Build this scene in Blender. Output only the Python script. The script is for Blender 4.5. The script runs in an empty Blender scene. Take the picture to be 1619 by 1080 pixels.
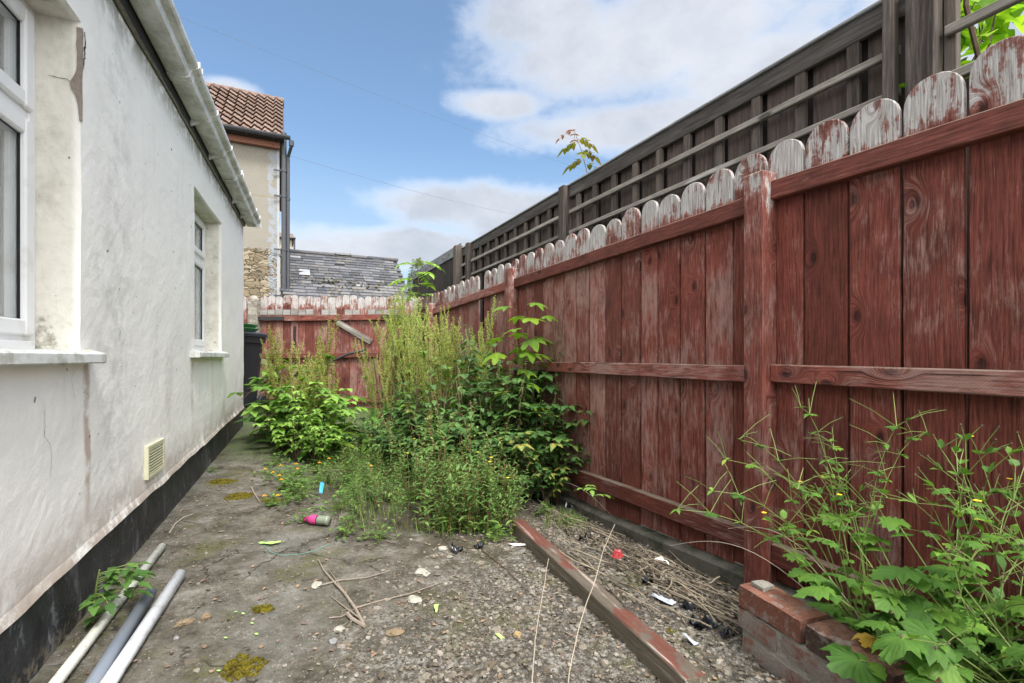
import bpy, math, random
from mathutils import Vector, Matrix, noise
random.seed(7)
R = math.radians
S = bpy.context.scene
C = S.collection
# ------------------------------------------------------------------ camera
F = 765.0; HZ = 565.0; EYE = 0.9
cam = bpy.data.objects.new('camera', bpy.data.cameras.new('camera')); C.objects.link(cam)
cam.data.sensor_width = 36; cam.data.lens = 36*F/1619; cam.data.shift_y = 25/1619
cam.data.clip_start = 0.02; cam.data.clip_end = 2000
cam.location = (0, 0, EYE); cam.rotation_euler = (R(90), 0, 0)
S.camera = cam
# ------------------------------------------------------------------ light and sky
SUN_EL, SUN_AZ = 55, 150          # azimuth clockwise from +Y
sun = bpy.data.objects.new('sun', bpy.data.lights.new('sun', 'SUN')); C.objects.link(sun)
sun.data.energy = 2.7; sun.data.angle = R(14); sun.data.color = (1, .965, .92)
sd = Vector((math.sin(R(SUN_AZ))*math.cos(R(SUN_EL)), math.cos(R(SUN_AZ))*math.cos(R(SUN_EL)), math.sin(R(SUN_EL))))
sun.rotation_euler = sd.to_track_quat('Z', 'Y').to_euler()
S.view_settings.view_transform = 'Standard'; S.view_settings.look = 'None'
S.view_settings.exposure = 0.8; S.view_settings.gamma = 1

class NT:
    def __init__(s, tree):
        s.t = tree; s.n = tree.nodes; s.l = tree.links
    def node(s, typ, **kw):
        n = s.n.new(typ)
        for k, v in kw.items(): setattr(n, k, v)
        return n
    def set(s, sock, v):
        if isinstance(v, bpy.types.NodeSocket): s.l.new(v, sock)
        elif v is not None:
            if sock.type == 'RGBA' and isinstance(v, (int, float)): v = (v, v, v)
            if isinstance(v, (tuple, list)) and sock.type == 'RGBA' and len(v) == 3: v = (*v, 1)
            sock.default_value = v
    def noise(s, vec=None, scale=5, detail=4, rough=.55, dist=0, out='Fac'):
        n = s.node('ShaderNodeTexNoise')
        if vec is not None: s.set(n.inputs['Vector'], vec)
        s.set(n.inputs['Scale'], scale); s.set(n.inputs['Detail'], detail)
        s.set(n.inputs['Roughness'], rough); s.set(n.inputs['Distortion'], dist)
        return n.outputs[0] if out == 'Fac' else n.outputs['Color']
    def vor(s, vec=None, scale=5, feature='F1', out='Distance', rnd=1):
        n = s.node('ShaderNodeTexVoronoi', feature=feature)
        if vec is not None: s.set(n.inputs['Vector'], vec)
        s.set(n.inputs['Scale'], scale); s.set(n.inputs['Randomness'], rnd)
        return n.outputs[out]
    def ramp(s, fac, stops, interp='LINEAR'):
        n = s.node('ShaderNodeValToRGB'); s.set(n.inputs[0], fac); r = n.color_ramp; r.interpolation = interp
        while len(r.elements) < len(stops): r.elements.new(.5)
        for e, (p, c) in zip(r.elements, stops):
            e.position = p
            if not isinstance(c, (tuple, list)): c = (c, c, c)
            e.color = (*c, 1)
        return n.outputs[0]
    def mix(s, f, a, b, mode='MIX'):
        n = s.node('ShaderNodeMix', data_type='RGBA', blend_type=mode)
        s.set(n.inputs[0], f); s.set(n.inputs[6], a); s.set(n.inputs[7], b)
        return n.outputs[2]
    def m(s, op, a, b=None, c=None, clamp=False):
        n = s.node('ShaderNodeMath', operation=op, use_clamp=clamp)
        s.set(n.inputs[0], a)
        if b is not None: s.set(n.inputs[1], b)
        if c is not None: s.set(n.inputs[2], c)
        return n.outputs[0]
    def sm(s, v, a, b):                     # smoothstep a..b -> 0..1
        n = s.node('ShaderNodeMapRange', interpolation_type='SMOOTHSTEP')
        s.set(n.inputs[0], v); s.set(n.inputs[1], a); s.set(n.inputs[2], b)
        return n.outputs[0]
    def vm(s, op, a, b=None):
        n = s.node('ShaderNodeVectorMath', operation=op); s.set(n.inputs[0], a)
        if b is not None: s.set(n.inputs[1], b)
        return n.outputs[0]
    def sep(s, v):
        n = s.node('ShaderNodeSeparateXYZ'); s.set(n.inputs[0], v); return n.outputs
    def comb(s, x=0, y=0, z=0):
        n = s.node('ShaderNodeCombineXYZ'); s.set(n.inputs[0], x); s.set(n.inputs[1], y); s.set(n.inputs[2], z)
        return n.outputs[0]
    def obj(s): return s.node('ShaderNodeTexCoord').outputs['Object']
    def pos(s): return s.node('ShaderNodeNewGeometry').outputs['Position']
    def nrm(s): return s.node('ShaderNodeNewGeometry').outputs['Normal']
    def rand(s): return s.node('ShaderNodeObjectInfo').outputs['Random']
    def attr(s, name='var'): return s.node('ShaderNodeAttribute', attribute_name=name).outputs['Fac']
    def bump(s, h, strength=.5, dist=.01, normal=None):
        n = s.node('ShaderNodeBump'); s.set(n.inputs['Height'], h); s.set(n.inputs['Strength'], strength)
        s.set(n.inputs['Distance'], dist)
        if normal is not None: s.l.new(normal, n.inputs['Normal'])
        return n.outputs[0]
def mat(name, fn, rough=.8, spec=.3, **kw):
    m = bpy.data.materials.new(name); m.use_nodes = True
    t = NT(m.node_tree); b = t.n['Principled BSDF']
    b.inputs['Roughness'].default_value = rough; b.inputs['Specular IOR Level'].default_value = spec
    for k, v in kw.items(): b.inputs[k].default_value = v
    r = fn(t)
    if not isinstance(r, tuple) or (len(r) == 3 and all(isinstance(q, (int, float)) for q in r)): r = (r,)
    t.set(b.inputs['Base Color'], r[0])
    if len(r) > 1 and r[1] is not None: t.l.new(r[1], b.inputs['Normal'])
    if len(r) > 2 and r[2] is not None: t.set(b.inputs['Roughness'], r[2])
    return m

# world
W = bpy.data.worlds.new('World'); S.world = W; W.use_nodes = True
t = NT(W.node_tree); bg = t.n['Background']
sky = t.node('ShaderNodeTexSky', sky_type='NISHITA'); sky.sun_disc = False
sky.sun_elevation = R(SUN_EL); sky.sun_rotation = R(SUN_AZ); sky.air_density = 1.0; sky.dust_density = .6; sky.ozone_density = 1.5
d = t.vm('NORMALIZE', t.node('ShaderNodeTexCoord').outputs['Generated'])
sx, sy, sz = t.sep(d)[:3]
az = t.m('ARCTAN2', sx, sy); el = t.m('ARCSINE', sz)
ae = t.comb(az, t.m('MULTIPLY', el, 1.6), 0)
wn = t.noise(ae, 3.2, 7, .6); wn2 = t.noise(t.vm('ADD', ae, (5.3, 1.1, 0)), 7.5, 7, .62)
wn3 = t.noise(t.vm('ADD', ae, (1.3, 7.1, 0)), 2.0, 5, .5)
def azel(px, py):
    v = Vector(((px-809.5)/F, 1, (HZ-py)/F)).normalized()
    return math.atan2(v.x, v.y), math.asin(v.z)
mask = None
CL = [(1010, 70, 330, 112), (1200, 110, 200, 90), (790, 165, 80, 30), (1000, 200, 260, 45), (860, 30, 150, 60), (730, 325, 170, 40), (640, 385, 190, 30), (830, 350, 150, 55),
      (955, 310, 90, 30), (360, 150, 55, 28), (540, 400, 230, 26), (1500, 60, 260, 200), (1900, 250, 300, 250), (-900, 200, 500, 200)]
for px, py, rx, ry in CL:
    a0, e0 = azel(px, py); a1, _ = azel(px+rx, py); _, e1 = azel(px, py-ry)
    u = t.m('DIVIDE', t.m('SUBTRACT', az, a0), abs(a1-a0)); v = t.m('DIVIDE', t.m('SUBTRACT', el, e0), abs(e1-e0))
    q = t.m('SUBTRACT', 1, t.m('SQRT', t.m('ADD', t.m('MULTIPLY', u, u), t.m('MULTIPLY', v, v))))
    q = t.m('MAXIMUM', q, -1)
    mask = q if mask is None else t.m('SMOOTH_MAX', mask, q, .25)
back = t.m('MAXIMUM', t.sm(sy, .1, -.3), t.sm(sz, .7, .9))              # unseen cloud added behind the camera and overhead as fill light
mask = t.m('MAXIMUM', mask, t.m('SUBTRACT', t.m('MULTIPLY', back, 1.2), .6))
cm = t.m('ADD', mask, t.m('MULTIPLY', t.m('SUBTRACT', wn, .5), 1.5))
cm = t.m('ADD', cm, t.m('MULTIPLY', t.m('SUBTRACT', wn2, .5), 1.0))
cf = t.m('MULTIPLY', t.sm(cm, -.26, .50), .95)
shade = t.sm(t.m('ADD', t.m('MULTIPLY', wn3, .7), t.m('MULTIPLY', wn2, .45)), .42, .78)
CW = 1.0
ccol = t.mix(shade, (4.9*CW, 5.1*CW, 5.5*CW), (3.3*CW, 3.6*CW, 4.15*CW))
ccol = t.mix(t.sm(cm, -.1, .5), (5.6*CW, 6.1*CW, 6.9*CW), ccol)
skyc = t.mix(1.0, sky.outputs[0], (1.12, 1.27, 1.30), 'MULTIPLY')
hz = t.m('POWER', t.sm(el, .42, .0), .8)
skyc = t.mix(t.m('MULTIPLY', hz, .85), skyc, (3.6, 4.25, 4.9)); skyc = t.mix(.10, skyc, (2.6, 3.1, 3.6))
ccol = t.mix(t.m('MAXIMUM', t.sm(sy, .25, -.1), t.sm(sz, .72, .9)), ccol, (20.5, 20.2, 19.4))      # added out-of-view cloud, made extra bright to light the house wall
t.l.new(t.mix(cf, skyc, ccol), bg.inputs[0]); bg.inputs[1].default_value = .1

# ------------------------------------------------------------------ mesh helpers
def sstep(a, b, x):
    x = max(0, min(1, (x-a)/(b-a))); return x*x*(3-2*x)
def nz(x, y, z=0): return noise.noise(Vector((x, y, z)))
class MB:
    def __init__(s): s.v = []; s.f = []; s.a = []; s.mi = []
    def add(s, vs, fs, var=None, mi=0):
        o = len(s.v); s.v += [tuple(p) for p in vs]; s.f += [tuple(i+o for i in f) for f in fs]
        s.a += (list(var) if isinstance(var, list) else [random.random() if var is None else var]*len(vs)); s.mi += [mi]*len(fs)
    def box(s, x0, x1, y0, y1, z0, z1, var=None, M=None, bev=0, mi=0):
        b = bev
        if b:
            xs, ys, zs = (x0, x1), (y0, y1), (z0, z1); vs = []; idx = {}
            for i in (0, 1):
                for j in (0, 1):
                    for k in (0, 1):
                        si, sj, sk = (1-2*i), (1-2*j), (1-2*k)
                        for ax in range(3):
                            p = [xs[i], ys[j], zs[k]]
                            for q, sg in zip(range(3), (si, sj, sk)):
                                if q != ax: p[q] += sg*b
                            idx[i, j, k, ax] = len(vs); vs.append(Vector(p))
            fs = []
            def g(i, j, k, a): return idx[i, j, k, a]
            for i in (0, 1): fs.append([g(i,0,0,0), g(i,1,0,0), g(i,1,1,0), g(i,0,1,0)])
            for j in (0, 1): fs.append([g(0,j,0,1), g(1,j,0,1), g(1,j,1,1), g(0,j,1,1)])
            for k in (0, 1): fs.append([g(0,0,k,2), g(1,0,k,2), g(1,1,k,2), g(0,1,k,2)])
            for i in (0, 1):
                for j in (0, 1): fs.append([g(i,j,0,0), g(i,j,0,1), g(i,j,1,1), g(i,j,1,0)])
                for k in (0, 1): fs.append([g(i,0,k,0), g(i,0,k,2), g(i,1,k,2), g(i,1,k,0)])
            for j in (0, 1):
                for k in (0, 1): fs.append([g(0,j,k,1), g(0,j,k,2), g(1,j,k,2), g(1,j,k,1)])
            for i in (0, 1):
                for j in (0, 1):
                    for k in (0, 1): fs.append([g(i,j,k,0), g(i,j,k,1), g(i,j,k,2)])
            cc = Vector(((x0+x1)/2, (y0+y1)/2, (z0+z1)/2)); out = []
            for f in fs:
                a, bb, c_ = (vs[f[0]], vs[f[1]], vs[f[2]]); n = (bb-a).cross(c_-a); m_ = sum((vs[q] for q in f), Vector())/len(f)
                out.append(f if n.dot(m_-cc) > 0 else f[::-1])
            fs = out
        else:
            vs = [Vector((x, y, z)) for x in (x0, x1) for y in (y0, y1) for z in (z0, z1)]
            fs = [(0,1,3,2), (4,6,7,5), (0,4,5,1), (2,3,7,6), (0,2,6,4), (1,5,7,3)]
        if M is not None: vs = [M @ p for p in vs]
        s.add(vs, fs, var, mi)
    def tube(s, pts, rad, n=5, var=None, cap=True):
        pts = [Vector(p) for p in pts]
        if not isinstance(rad, (list, tuple)): rad = [rad]*len(pts)
        vs = []; fs = []; prev = None
        for i, p in enumerate(pts):
            d_ = (pts[min(i+1, len(pts)-1)]-pts[max(i-1, 0)]).normalized()
            if prev is None:
                a = d_.cross(Vector((0, 0, 1)) if abs(d_.z) < .9 else Vector((1, 0, 0))).normalized()
            else: a = (prev-d_*prev.dot(d_)).normalized()
            prev = a; b = d_.cross(a)
            for k in range(n):
                an = 2*math.pi*k/n; vs.append(p+(a*math.cos(an)+b*math.sin(an))*rad[i])
        for i in range(len(pts)-1):
            for k in range(n):
                k2 = (k+1) % n; fs.append((i*n+k, i*n+k2, (i+1)*n+k2, (i+1)*n+k))
        if cap: fs.append(tuple(range(n))[::-1]); fs.append(tuple((len(pts)-1)*n+k for k in range(n)))
        s.add(vs, fs, var)
    def lathe(s, prof, n=16, M=None, var=None, cap=True):
        vs = []; fs = []
        for r_, z_ in prof:
            for k in range(n):
                p = Vector((r_*math.cos(2*math.pi*k/n), r_*math.sin(2*math.pi*k/n), z_)); vs.append(M @ p if M else p)
        for i in range(len(prof)-1):
            for k in range(n):
                k2 = (k+1) % n; fs.append((i*n+k, i*n+k2, (i+1)*n+k2, (i+1)*n+k))
        if cap: fs.append(tuple(range(n))[::-1]); fs.append(tuple((len(prof)-1)*n+k for k in range(n)))
        s.add(vs, fs, var)
    def build(s, name, m, parent=None, smooth=False, loc=None):
        me = bpy.data.meshes.new(name); me.from_pydata(s.v, [], s.f)
        at = me.attributes.new('var', 'FLOAT', 'POINT'); at.data.foreach_set('value', s.a)
        for q in (m if isinstance(m, (list, tuple)) else [m]): me.materials.append(q)
        if any(s.mi): me.polygons.foreach_set('material_index', s.mi)
        if smooth: me.polygons.foreach_set('use_smooth', [True]*len(me.polygons))
        me.update()
        o = bpy.data.objects.new(name, me); C.objects.link(o)
        if parent is not None: o.parent = parent
        if loc is not None: o.location = loc
        return o
def tag(o, label=None, cat=None, group=None, kind=None):
    if label: o['label'] = label
    if cat: o['category'] = cat
    if group: o['group'] = group
    if kind: o['kind'] = kind
    return o
def empty(name, loc, rz=0, label=None, cat=None, group=None, kind=None):
    o = bpy.data.objects.new(name, None); C.objects.link(o); o.location = loc; o.rotation_euler = (0, 0, rz); o.empty_display_size = .1
    return tag(o, label, cat, group, kind)
KIDS = {}
def copy_tree(o, parent=None):
    c = o.copy(); C.objects.link(c)
    if parent is not None: c.parent = parent
    for ch in list(o.children): copy_tree(ch, c)
    return c
def V(*a): return Vector(a)

# ------------------------------------------------------------------ the lie of the land
HB, HA = .4, -.787                 # house wall line X = HA - HB*Y
FC, FB = 2.064, .487               # red fence line X = FC - FB*Y
def gz(x, y):
    xl, xr = HA-HB*y, FC-FB*y
    t_ = sstep(0, 1, (x-xl)/(xr-xl)) if xr > xl else .5
    zl = .045*(max(.4, min(y, 6.0))-1.0)
    zr = -.03-.03*sstep(1.9, 3.2, y)+.14*sstep(3.5, 6.5, y)
    return zl*(1-t_)+zr*t_-.075*sstep(.42, .12, xr-x)*sstep(4.2, 3.0, y)
def G(px, py, dz=0):               # the ground point seen at a pixel of the photograph, used to read off positions
    y = 2.0
    for _ in range(30): 
        x = (px-809.5)/F*y
        y = .5*y+.5*((EYE-gz(x, y)-dz)*F/(py-HZ))
    return V((px-809.5)/F*y, y, gz((px-809.5)/F*y, y)+dz)
def PX(px, Y, py=None, z=0): return V((px-809.5)/F*Y, Y, EYE+(HZ-py)/F*Y if py is not None else z)
# ------------------------------------------------------------------ materials
def wood_coords(t, sx_=1, zs=.07):
    o = t.obj(); r = t.rand()
    off = t.comb(t.m('MULTIPLY', r, 37.0), t.m('MULTIPLY', r, 11.0), t.m('MULTIPLY', r, 53.0))
    p = t.vm('ADD', o, off); s_ = t.vm('MULTIPLY', p, (1, 1, zs))
    return o, p, s_, r
def knots(t, p, axis='z'):
    kv = t.vm('MULTIPLY', p, (7.5, 7.5, 2.6) if axis == 'z' else (2.6, 7.5, 7.5))
    kd = t.vor(kv, 1.0); return kd
def red_wood(peel_lo, peel_hi, base=0.0, axis='z', dust=0.0, wear=0.0, heads=.285):
    def fn(t):
        o, p, s_, r = wood_coords(t)
        x, y, z = t.sep(o)[:3]
        al, ac = (z, x) if axis == 'z' else (x, z)              # along and across the grain
        al2 = t.m('ADD', al, t.m('MULTIPLY', r, 53.0)); ac2 = t.m('ADD', t.m('ADD', ac, t.m('MULTIPLY', y, .6)), t.m('MULTIPLY', r, 37.0))
        warp = t.noise(t.comb(t.m('MULTIPLY', ac2, 3), t.m('MULTIPLY', al2, 1.6), 0), 1, 2, .5)
        kv = t.node('ShaderNodeTexVoronoi', voronoi_dimensions='2D'); t.set(kv.inputs['Vector'], t.comb(t.m('MULTIPLY', ac2, 6.2), t.m('MULTIPLY', al2, 3.1), 0)); kv.inputs['Scale'].default_value = 1
        gate_ = t.sm(t.sep(kv.outputs['Color'])[0], .38, .42); kd = t.m('SUBTRACT', 1.2, t.m('MULTIPLY', gate_, t.m('SUBTRACT', 1.2, kv.outputs['Distance']))); kn = t.sm(kd, .30, .02); kcore = t.sm(kd, .075, .045); krim = t.m('MULTIPLY', t.sm(kd, .13, .075), 1)
        acw = t.m('ADD', ac2, t.m('ADD', t.m('MULTIPLY', warp, .035), t.m('MULTIPLY', kn, .05)))
        s_ = t.comb(acw, t.m('MULTIPLY', al2, .045), 0); s2 = t.comb(acw, t.m('MULTIPLY', al2, .16), 3)
        grain = t.noise(s_, 120, 6, .68); fibre = t.noise(s_, 330, 3, .6)
        rings = t.m('MULTIPLY_ADD', t.m('SINE', t.m('MULTIPLY', t.m('ADD', acw, t.m('MULTIPLY', t.noise(s_, 5, 2, .4), .16)), 520)), .5, .5)
        saw = t.m('MULTIPLY_ADD', t.m('SINE', t.m('MULTIPLY', t.m('ADD', al2, t.m('MULTIPLY', t.m('MULTIPLY', ac2, ac2), .0)), 900)), .5, .5)
        saw = t.m('SINE', t.m('MULTIPLY', t.m('ADD', t.m('MULTIPLY', ac2, 1.0), t.m('ADD', al2, t.m('MULTIPLY', warp, .03))), 620))
        streak = t.noise(s2, 42, 6, .72); blot = t.noise(p, 7.5, 6, .68); fine = t.noise(p, 85, 4, .7); big = t.noise(p, 2.6, 4, .6)
        tint = t.m('MULTIPLY_ADD', r, .75, .66)
        g = t.m('ADD', t.m('MULTIPLY', grain, .55), t.m('ADD', t.m('MULTIPLY', blot, .25), t.m('MULTIPLY', fibre, .25)))
        red = t.ramp(g, [(.37, (.026, .008, .007)), (.49, (.105, .029, .021)), (.60, (.20, .057, .041)), (.74, (.31, .115, .088))])
        red = t.mix(t.m('MULTIPLY', rings, .20), red, (.21, .066, .050))
        red = t.mix(t.m('MULTIPLY', t.sm(krim, 0, 1), .55), red, (.055, .015, .012)); red = t.mix(t.m('MULTIPLY', kcore, .75), red, (.022, .008, .007))
        red = t.mix(.8, red, t.vm('MULTIPLY', red, t.comb(tint, tint, tint)))
        red = t.mix(t.m('MULTIPLY', t.sm(big, .52, .68), .4), red, (.075, .028, .024))
        # chalky wear along the grain
        ch = t.m('ADD', t.m('MULTIPLY', streak, .5), t.m('ADD', t.m('MULTIPLY', fibre, .2), t.m('MULTIPLY', big, .42)))
        ch = t.m('ADD', ch, t.m('MULTIPLY_ADD', r, .12, wear-.06))
        chalk = t.sm(ch, .545, .70)
        red = t.mix(t.m('MULTIPLY', chalk, .62), red, (.37, .235, .21))
        # bare grey-white wood where the paint has gone
        bias = t.sm(z, peel_lo, peel_hi) if axis == 'z' else 0
        pk = t.m('ADD', t.m('MULTIPLY', streak, .62), t.m('ADD', t.m('MULTIPLY', blot, .62), t.m('ADD', t.m('MULTIPLY', fibre, .22), t.m('MULTIPLY', fine, .16))))
        pk = t.m('ADD', pk, t.m('MULTIPLY_ADD', r, .13, -.065))
        pk = t.m('ADD', pk, t.m('MULTIPLY_ADD', bias, heads, base-.19)); pk = t.m('SUBTRACT', pk, t.m('MULTIPLY', kn, .10))
        pm = t.sm(pk, .80, .885); thin = t.sm(pk, .70, .84)
        bare = t.ramp(t.m('ADD', t.m('MULTIPLY', grain, .7), t.m('MULTIPLY', fibre, .3)), [(.32, (.13, .115, .105)), (.46, (.31, .295, .285)), (.62, (.54, .53, .53))])
        bare = t.mix(t.m('MULTIPLY', t.sm(rings, .6, 1), .3), bare, (.27, .24, .22))
        bare = t.mix(t.m('MULTIPLY', kcore, .7), bare, (.12, .07, .05))
        red = t.mix(t.m('MULTIPLY', thin, .42), red, (.34, .19, .165))
        col = t.mix(pm, red, bare)
        n_ = t.sep(t.nrm())[2]
        top = t.m('MULTIPLY', t.sm(n_, .5, .9), t.sm(t.m('ADD', blot, dust), .35, .6))
        col = t.mix(t.m('MULTIPLY', top, .75), col, (.21, .20, .15))
        col = t.mix(t.m('MULTIPLY', t.sm(fine, .70, .76), .5), col, (.03, .014, .01))
        split = t.sm(t.noise(t.comb(t.m('MULTIPLY', acw, 1), t.m('MULTIPLY', al2, .02), 7), 75, 2, .4), .715, .735); col = t.mix(t.m('MULTIPLY', split, .8), col, (.015, .008, .007))
        h = t.m('ADD', t.m('MULTIPLY', grain, .9), t.m('ADD', t.m('MULTIPLY', rings, .2), t.m('MULTIPLY', fibre, .3))); h = t.m('SUBTRACT', h, t.m('MULTIPLY', pm, .35))
        h = t.m('ADD', h, t.m('MULTIPLY', t.m('MULTIPLY', saw, t.sm(big, .46, .56)), .06)); h = t.m('SUBTRACT', h, t.m('MULTIPLY', kcore, .5))
        return col, t.bump(h, .7, .004), t.mix(pm, .74, .92)
    return fn
m_picket = mat('weathered red picket', red_wood(1.55, 1.66), spec=.18)
m_picket_far = mat('more weathered red picket', red_wood(1.45, 1.64, base=.005, wear=.03, heads=.235), spec=.3)
m_rail = mat('red rail', red_wood(5, 6, base=-.10, axis='x', dust=.1, wear=-.02), spec=.3)
m_post = mat('red post', red_wood(1.0, 1.8, base=-.02, wear=-.01, heads=.20), spec=.3)
m_gate = mat('weathered gate board', red_wood(1.50, 1.74, base=.03, wear=.03, heads=.24), spec=.25)
def grey_wood(dark, light, axis='z', brown=.3, g=(.06, .045, .035)):
    def fn(t):
        o, p, s_, r = wood_coords(t)
        if axis == 'x': s_ = t.vm('MULTIPLY', p, (.07, 1, 1))
        kd = knots(t, p, axis); kc = t.sm(kd, .13, .06)
        grain = t.noise(s_, 90, 6, .65); streak = t.noise(s_, 25, 5, .65); blot = t.noise(p, 5, 5, .6)
        f = t.m('ADD', t.m('MULTIPLY', grain, .6), t.m('MULTIPLY', streak, .4))
        f = t.m('ADD', f, t.m('MULTIPLY_ADD', r, .16, -.08))
        col = t.ramp(f, [(.34, dark), (.66, light)])
        col = t.mix(t.m('MULTIPLY', t.sm(blot, .4, .65), brown), col, g)
        col = t.mix(t.m('MULTIPLY', t.sm(streak, .60, .72), .45), col, tuple(min(.6, c*1.9+.05) for c in light))
        col = t.mix(t.m('MULTIPLY', kc, .7), col, (.02, .018, .016))
        return col, t.bump(t.m('SUBTRACT', grain, kc), .7, .004)
    return fn
m_dark = mat('dark stained board', grey_wood((.022, .017, .015), (.10, .076, .066)), spec=.25)
m_dark2 = mat('dark stained batten', grey_wood((.03, .024, .021), (.145, .122, .108)), spec=.25)
m_darkx = mat('dark stained beam', grey_wood((.03, .027, .025), (.12, .11, .105), 'x'), spec=.25)
m_black = mat('black feather board', grey_wood((.010, .009, .009), (.04, .036, .036)), spec=.25)
m_blackband = mat('blue grey capping', grey_wood((.08, .09, .10), (.2, .21, .23), 'x'), spec=.25)
m_greyx = mat('bare grey rail', grey_wood((.085, .075, .062), (.34, .32, .285), 'x', .25), spec=.25)
m_greyz = mat('bare grey post', grey_wood((.14, .12, .10), (.38, .35, .31), 'z', .25), spec=.2)
m_cap = mat('grey capping', grey_wood((.12, .125, .13), (.36, .37, .38), 'x', .1), spec=.3)
def beam_fn(t):
    o, p, s_, r = wood_coords(t); s_ = t.vm('MULTIPLY', p, (1, .06, 1))
    grain = t.noise(s_, 90, 6, .65); blot = t.noise(t.vm('MULTIPLY', p, (1, .5, 1)), 16, 5, .65); n_ = t.sep(t.nrm())[2]
    red = t.mix(grain, (.06, .022, .016), (.19, .078, .058)); dirt = t.mix(grain, (.05, .042, .034), (.17, .14, .11))
    wood = t.mix(grain, (.06, .05, .038), (.24, .205, .155))
    mid_ = t.sm(t.m('ABSOLUTE', t.m('SUBTRACT', t.sep(o)[1], .80)), .20, .10)
    onface = t.m('SUBTRACT', t.sm(n_, .4, .8), t.sm(t.m('ADD', blot, t.m('MULTIPLY', mid_, .25)), .49, .60))
    col = t.mix(t.m('MAXIMUM', onface, 0), t.mix(t.sm(n_, .4, .8), wood, dirt), red)
    sc = t.m('MULTIPLY', t.sm(t.noise(s_, 30, 4, .6), .57, .66), .7)
    col = t.mix(sc, col, (.42, .36, .31))
    return col, t.bump(t.m('ADD', grain, blot), .8, .006)
m_beam = mat('old red timber', beam_fn, spec=.2)

def render_fn(t):                  # white painted rough render; object space of the house frame: x along, z up
    o = t.obj(); x, y, z = t.sep(o)[:3]
    lo = t.noise(o, 2.2, 5, .6); mid = t.noise(o, 9, 6, .68); fine = t.noise(o, 75, 5, .7); lump = t.noise(o, 30, 3, .55)
    st = t.noise(t.vm('MULTIPLY', o, (1, 1, .11)), 16, 5, .62)
    base = t.mix(lo, (.86, .84, .80), (.89, .877, .845))
    grime = t.m('MULTIPLY', t.sm(mid, .50, .74), t.sm(lo, .48, .66))
    base = t.mix(t.m('MULTIPLY', grime, .24), base, (.42, .42, .38))
    base = t.mix(t.m('MULTIPLY', t.sm(st, .53, .74), .25), base, (.50, .485, .43))
    # pinkish brown run-off streaks under the sill ends and a tide line above the plinth
    def streak(c, w, z0, z1, amt):
        d_ = t.m('ABSOLUTE', t.m('SUBTRACT', t.m('ADD', x, t.m('MULTIPLY', t.noise(t.vm('MULTIPLY', o, (0, 0, 1)), 5), .05)), c+.025))
        f = t.m('MULTIPLY', t.sm(d_, w, w*.15), t.m('MULTIPLY', t.sm(z, z1, z1-.1), t.sm(z, z0, z0+.3)))
        return t.m('MULTIPLY', t.m('MULTIPLY', f, amt), t.sm(mid, .3, .62))
    stn = t.m('ADD', streak(1.775, .035, .25, .93, 1.0), streak(3.27, .05, .35, .93, .55))
    stn = t.m('ADD', stn, streak(3.85, .06, .4, .93, .35)); stn = t.m('ADD', stn, streak(2.75, .10, .35, 1.0, .25))
    base = t.mix(t.m('MINIMUM', stn, .75), base, (.40, .275, .22))
    zp = t.m('SUBTRACT', z, t.m('MULTIPLY_ADD', x, .034, .185))
    tide = t.m('MULTIPLY', t.sm(zp, .22, -.02), t.sm(t.m('ADD', mid, t.m('MULTIPLY', lo, .3)), .47, .70))
    base = t.mix(t.m('MULTIPLY', tide, .75), base, (.42, .33, .28))
    tide2 = t.m('MULTIPLY', t.sm(zp, .05, 0), t.sm(mid, .35, .6))
    base = t.mix(t.m('MULTIPLY', tide2, .5), base, (.30, .25, .19))
    topg = t.m('MULTIPLY', t.sm(z, 2.12, 2.27), t.sm(t.m('ADD', mid, t.m('MULTIPLY', st, .3)), .48, .72))
    base = t.mix(t.m('MULTIPLY', topg, .8), base, (.20, .19, .15))
    # mottled grime beside the near window
    bl = t.m('MULTIPLY', t.sm(t.m('ABSOLUTE', t.m('SUBTRACT', x, 2.02)), .28, .02), t.sm(t.m('ADD', mid, t.m('MULTIPLY', fine, .25)), .55, .75))
    base = t.mix(t.m('MULTIPLY', bl, .35), base, (.40, .40, .38))
    # the reveals are yellower and dirtier
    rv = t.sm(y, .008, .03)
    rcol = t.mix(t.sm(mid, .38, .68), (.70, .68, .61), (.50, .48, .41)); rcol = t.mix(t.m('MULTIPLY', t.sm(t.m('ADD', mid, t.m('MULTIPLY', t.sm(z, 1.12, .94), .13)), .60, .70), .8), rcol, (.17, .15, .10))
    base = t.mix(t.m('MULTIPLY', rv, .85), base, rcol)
    base = t.mix(t.m('MULTIPLY', t.sm(fine, .68, .78), .5), base, (.30, .28, .24))
    spots = t.sm(t.noise(o, 26, 2, .4), .735, .755); base = t.mix(t.m('MULTIPLY', spots, .8), base, (.10, .085, .07))
    h = t.m('ADD', t.m('MULTIPLY', fine, .6), t.m('ADD', t.m('MULTIPLY', lump, .6), t.m('MULTIPLY', mid, .4)))
    return base, t.bump(h, .38, .006)
m_render = mat('white painted render', render_fn, rough=.85, spec=.25)
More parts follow.
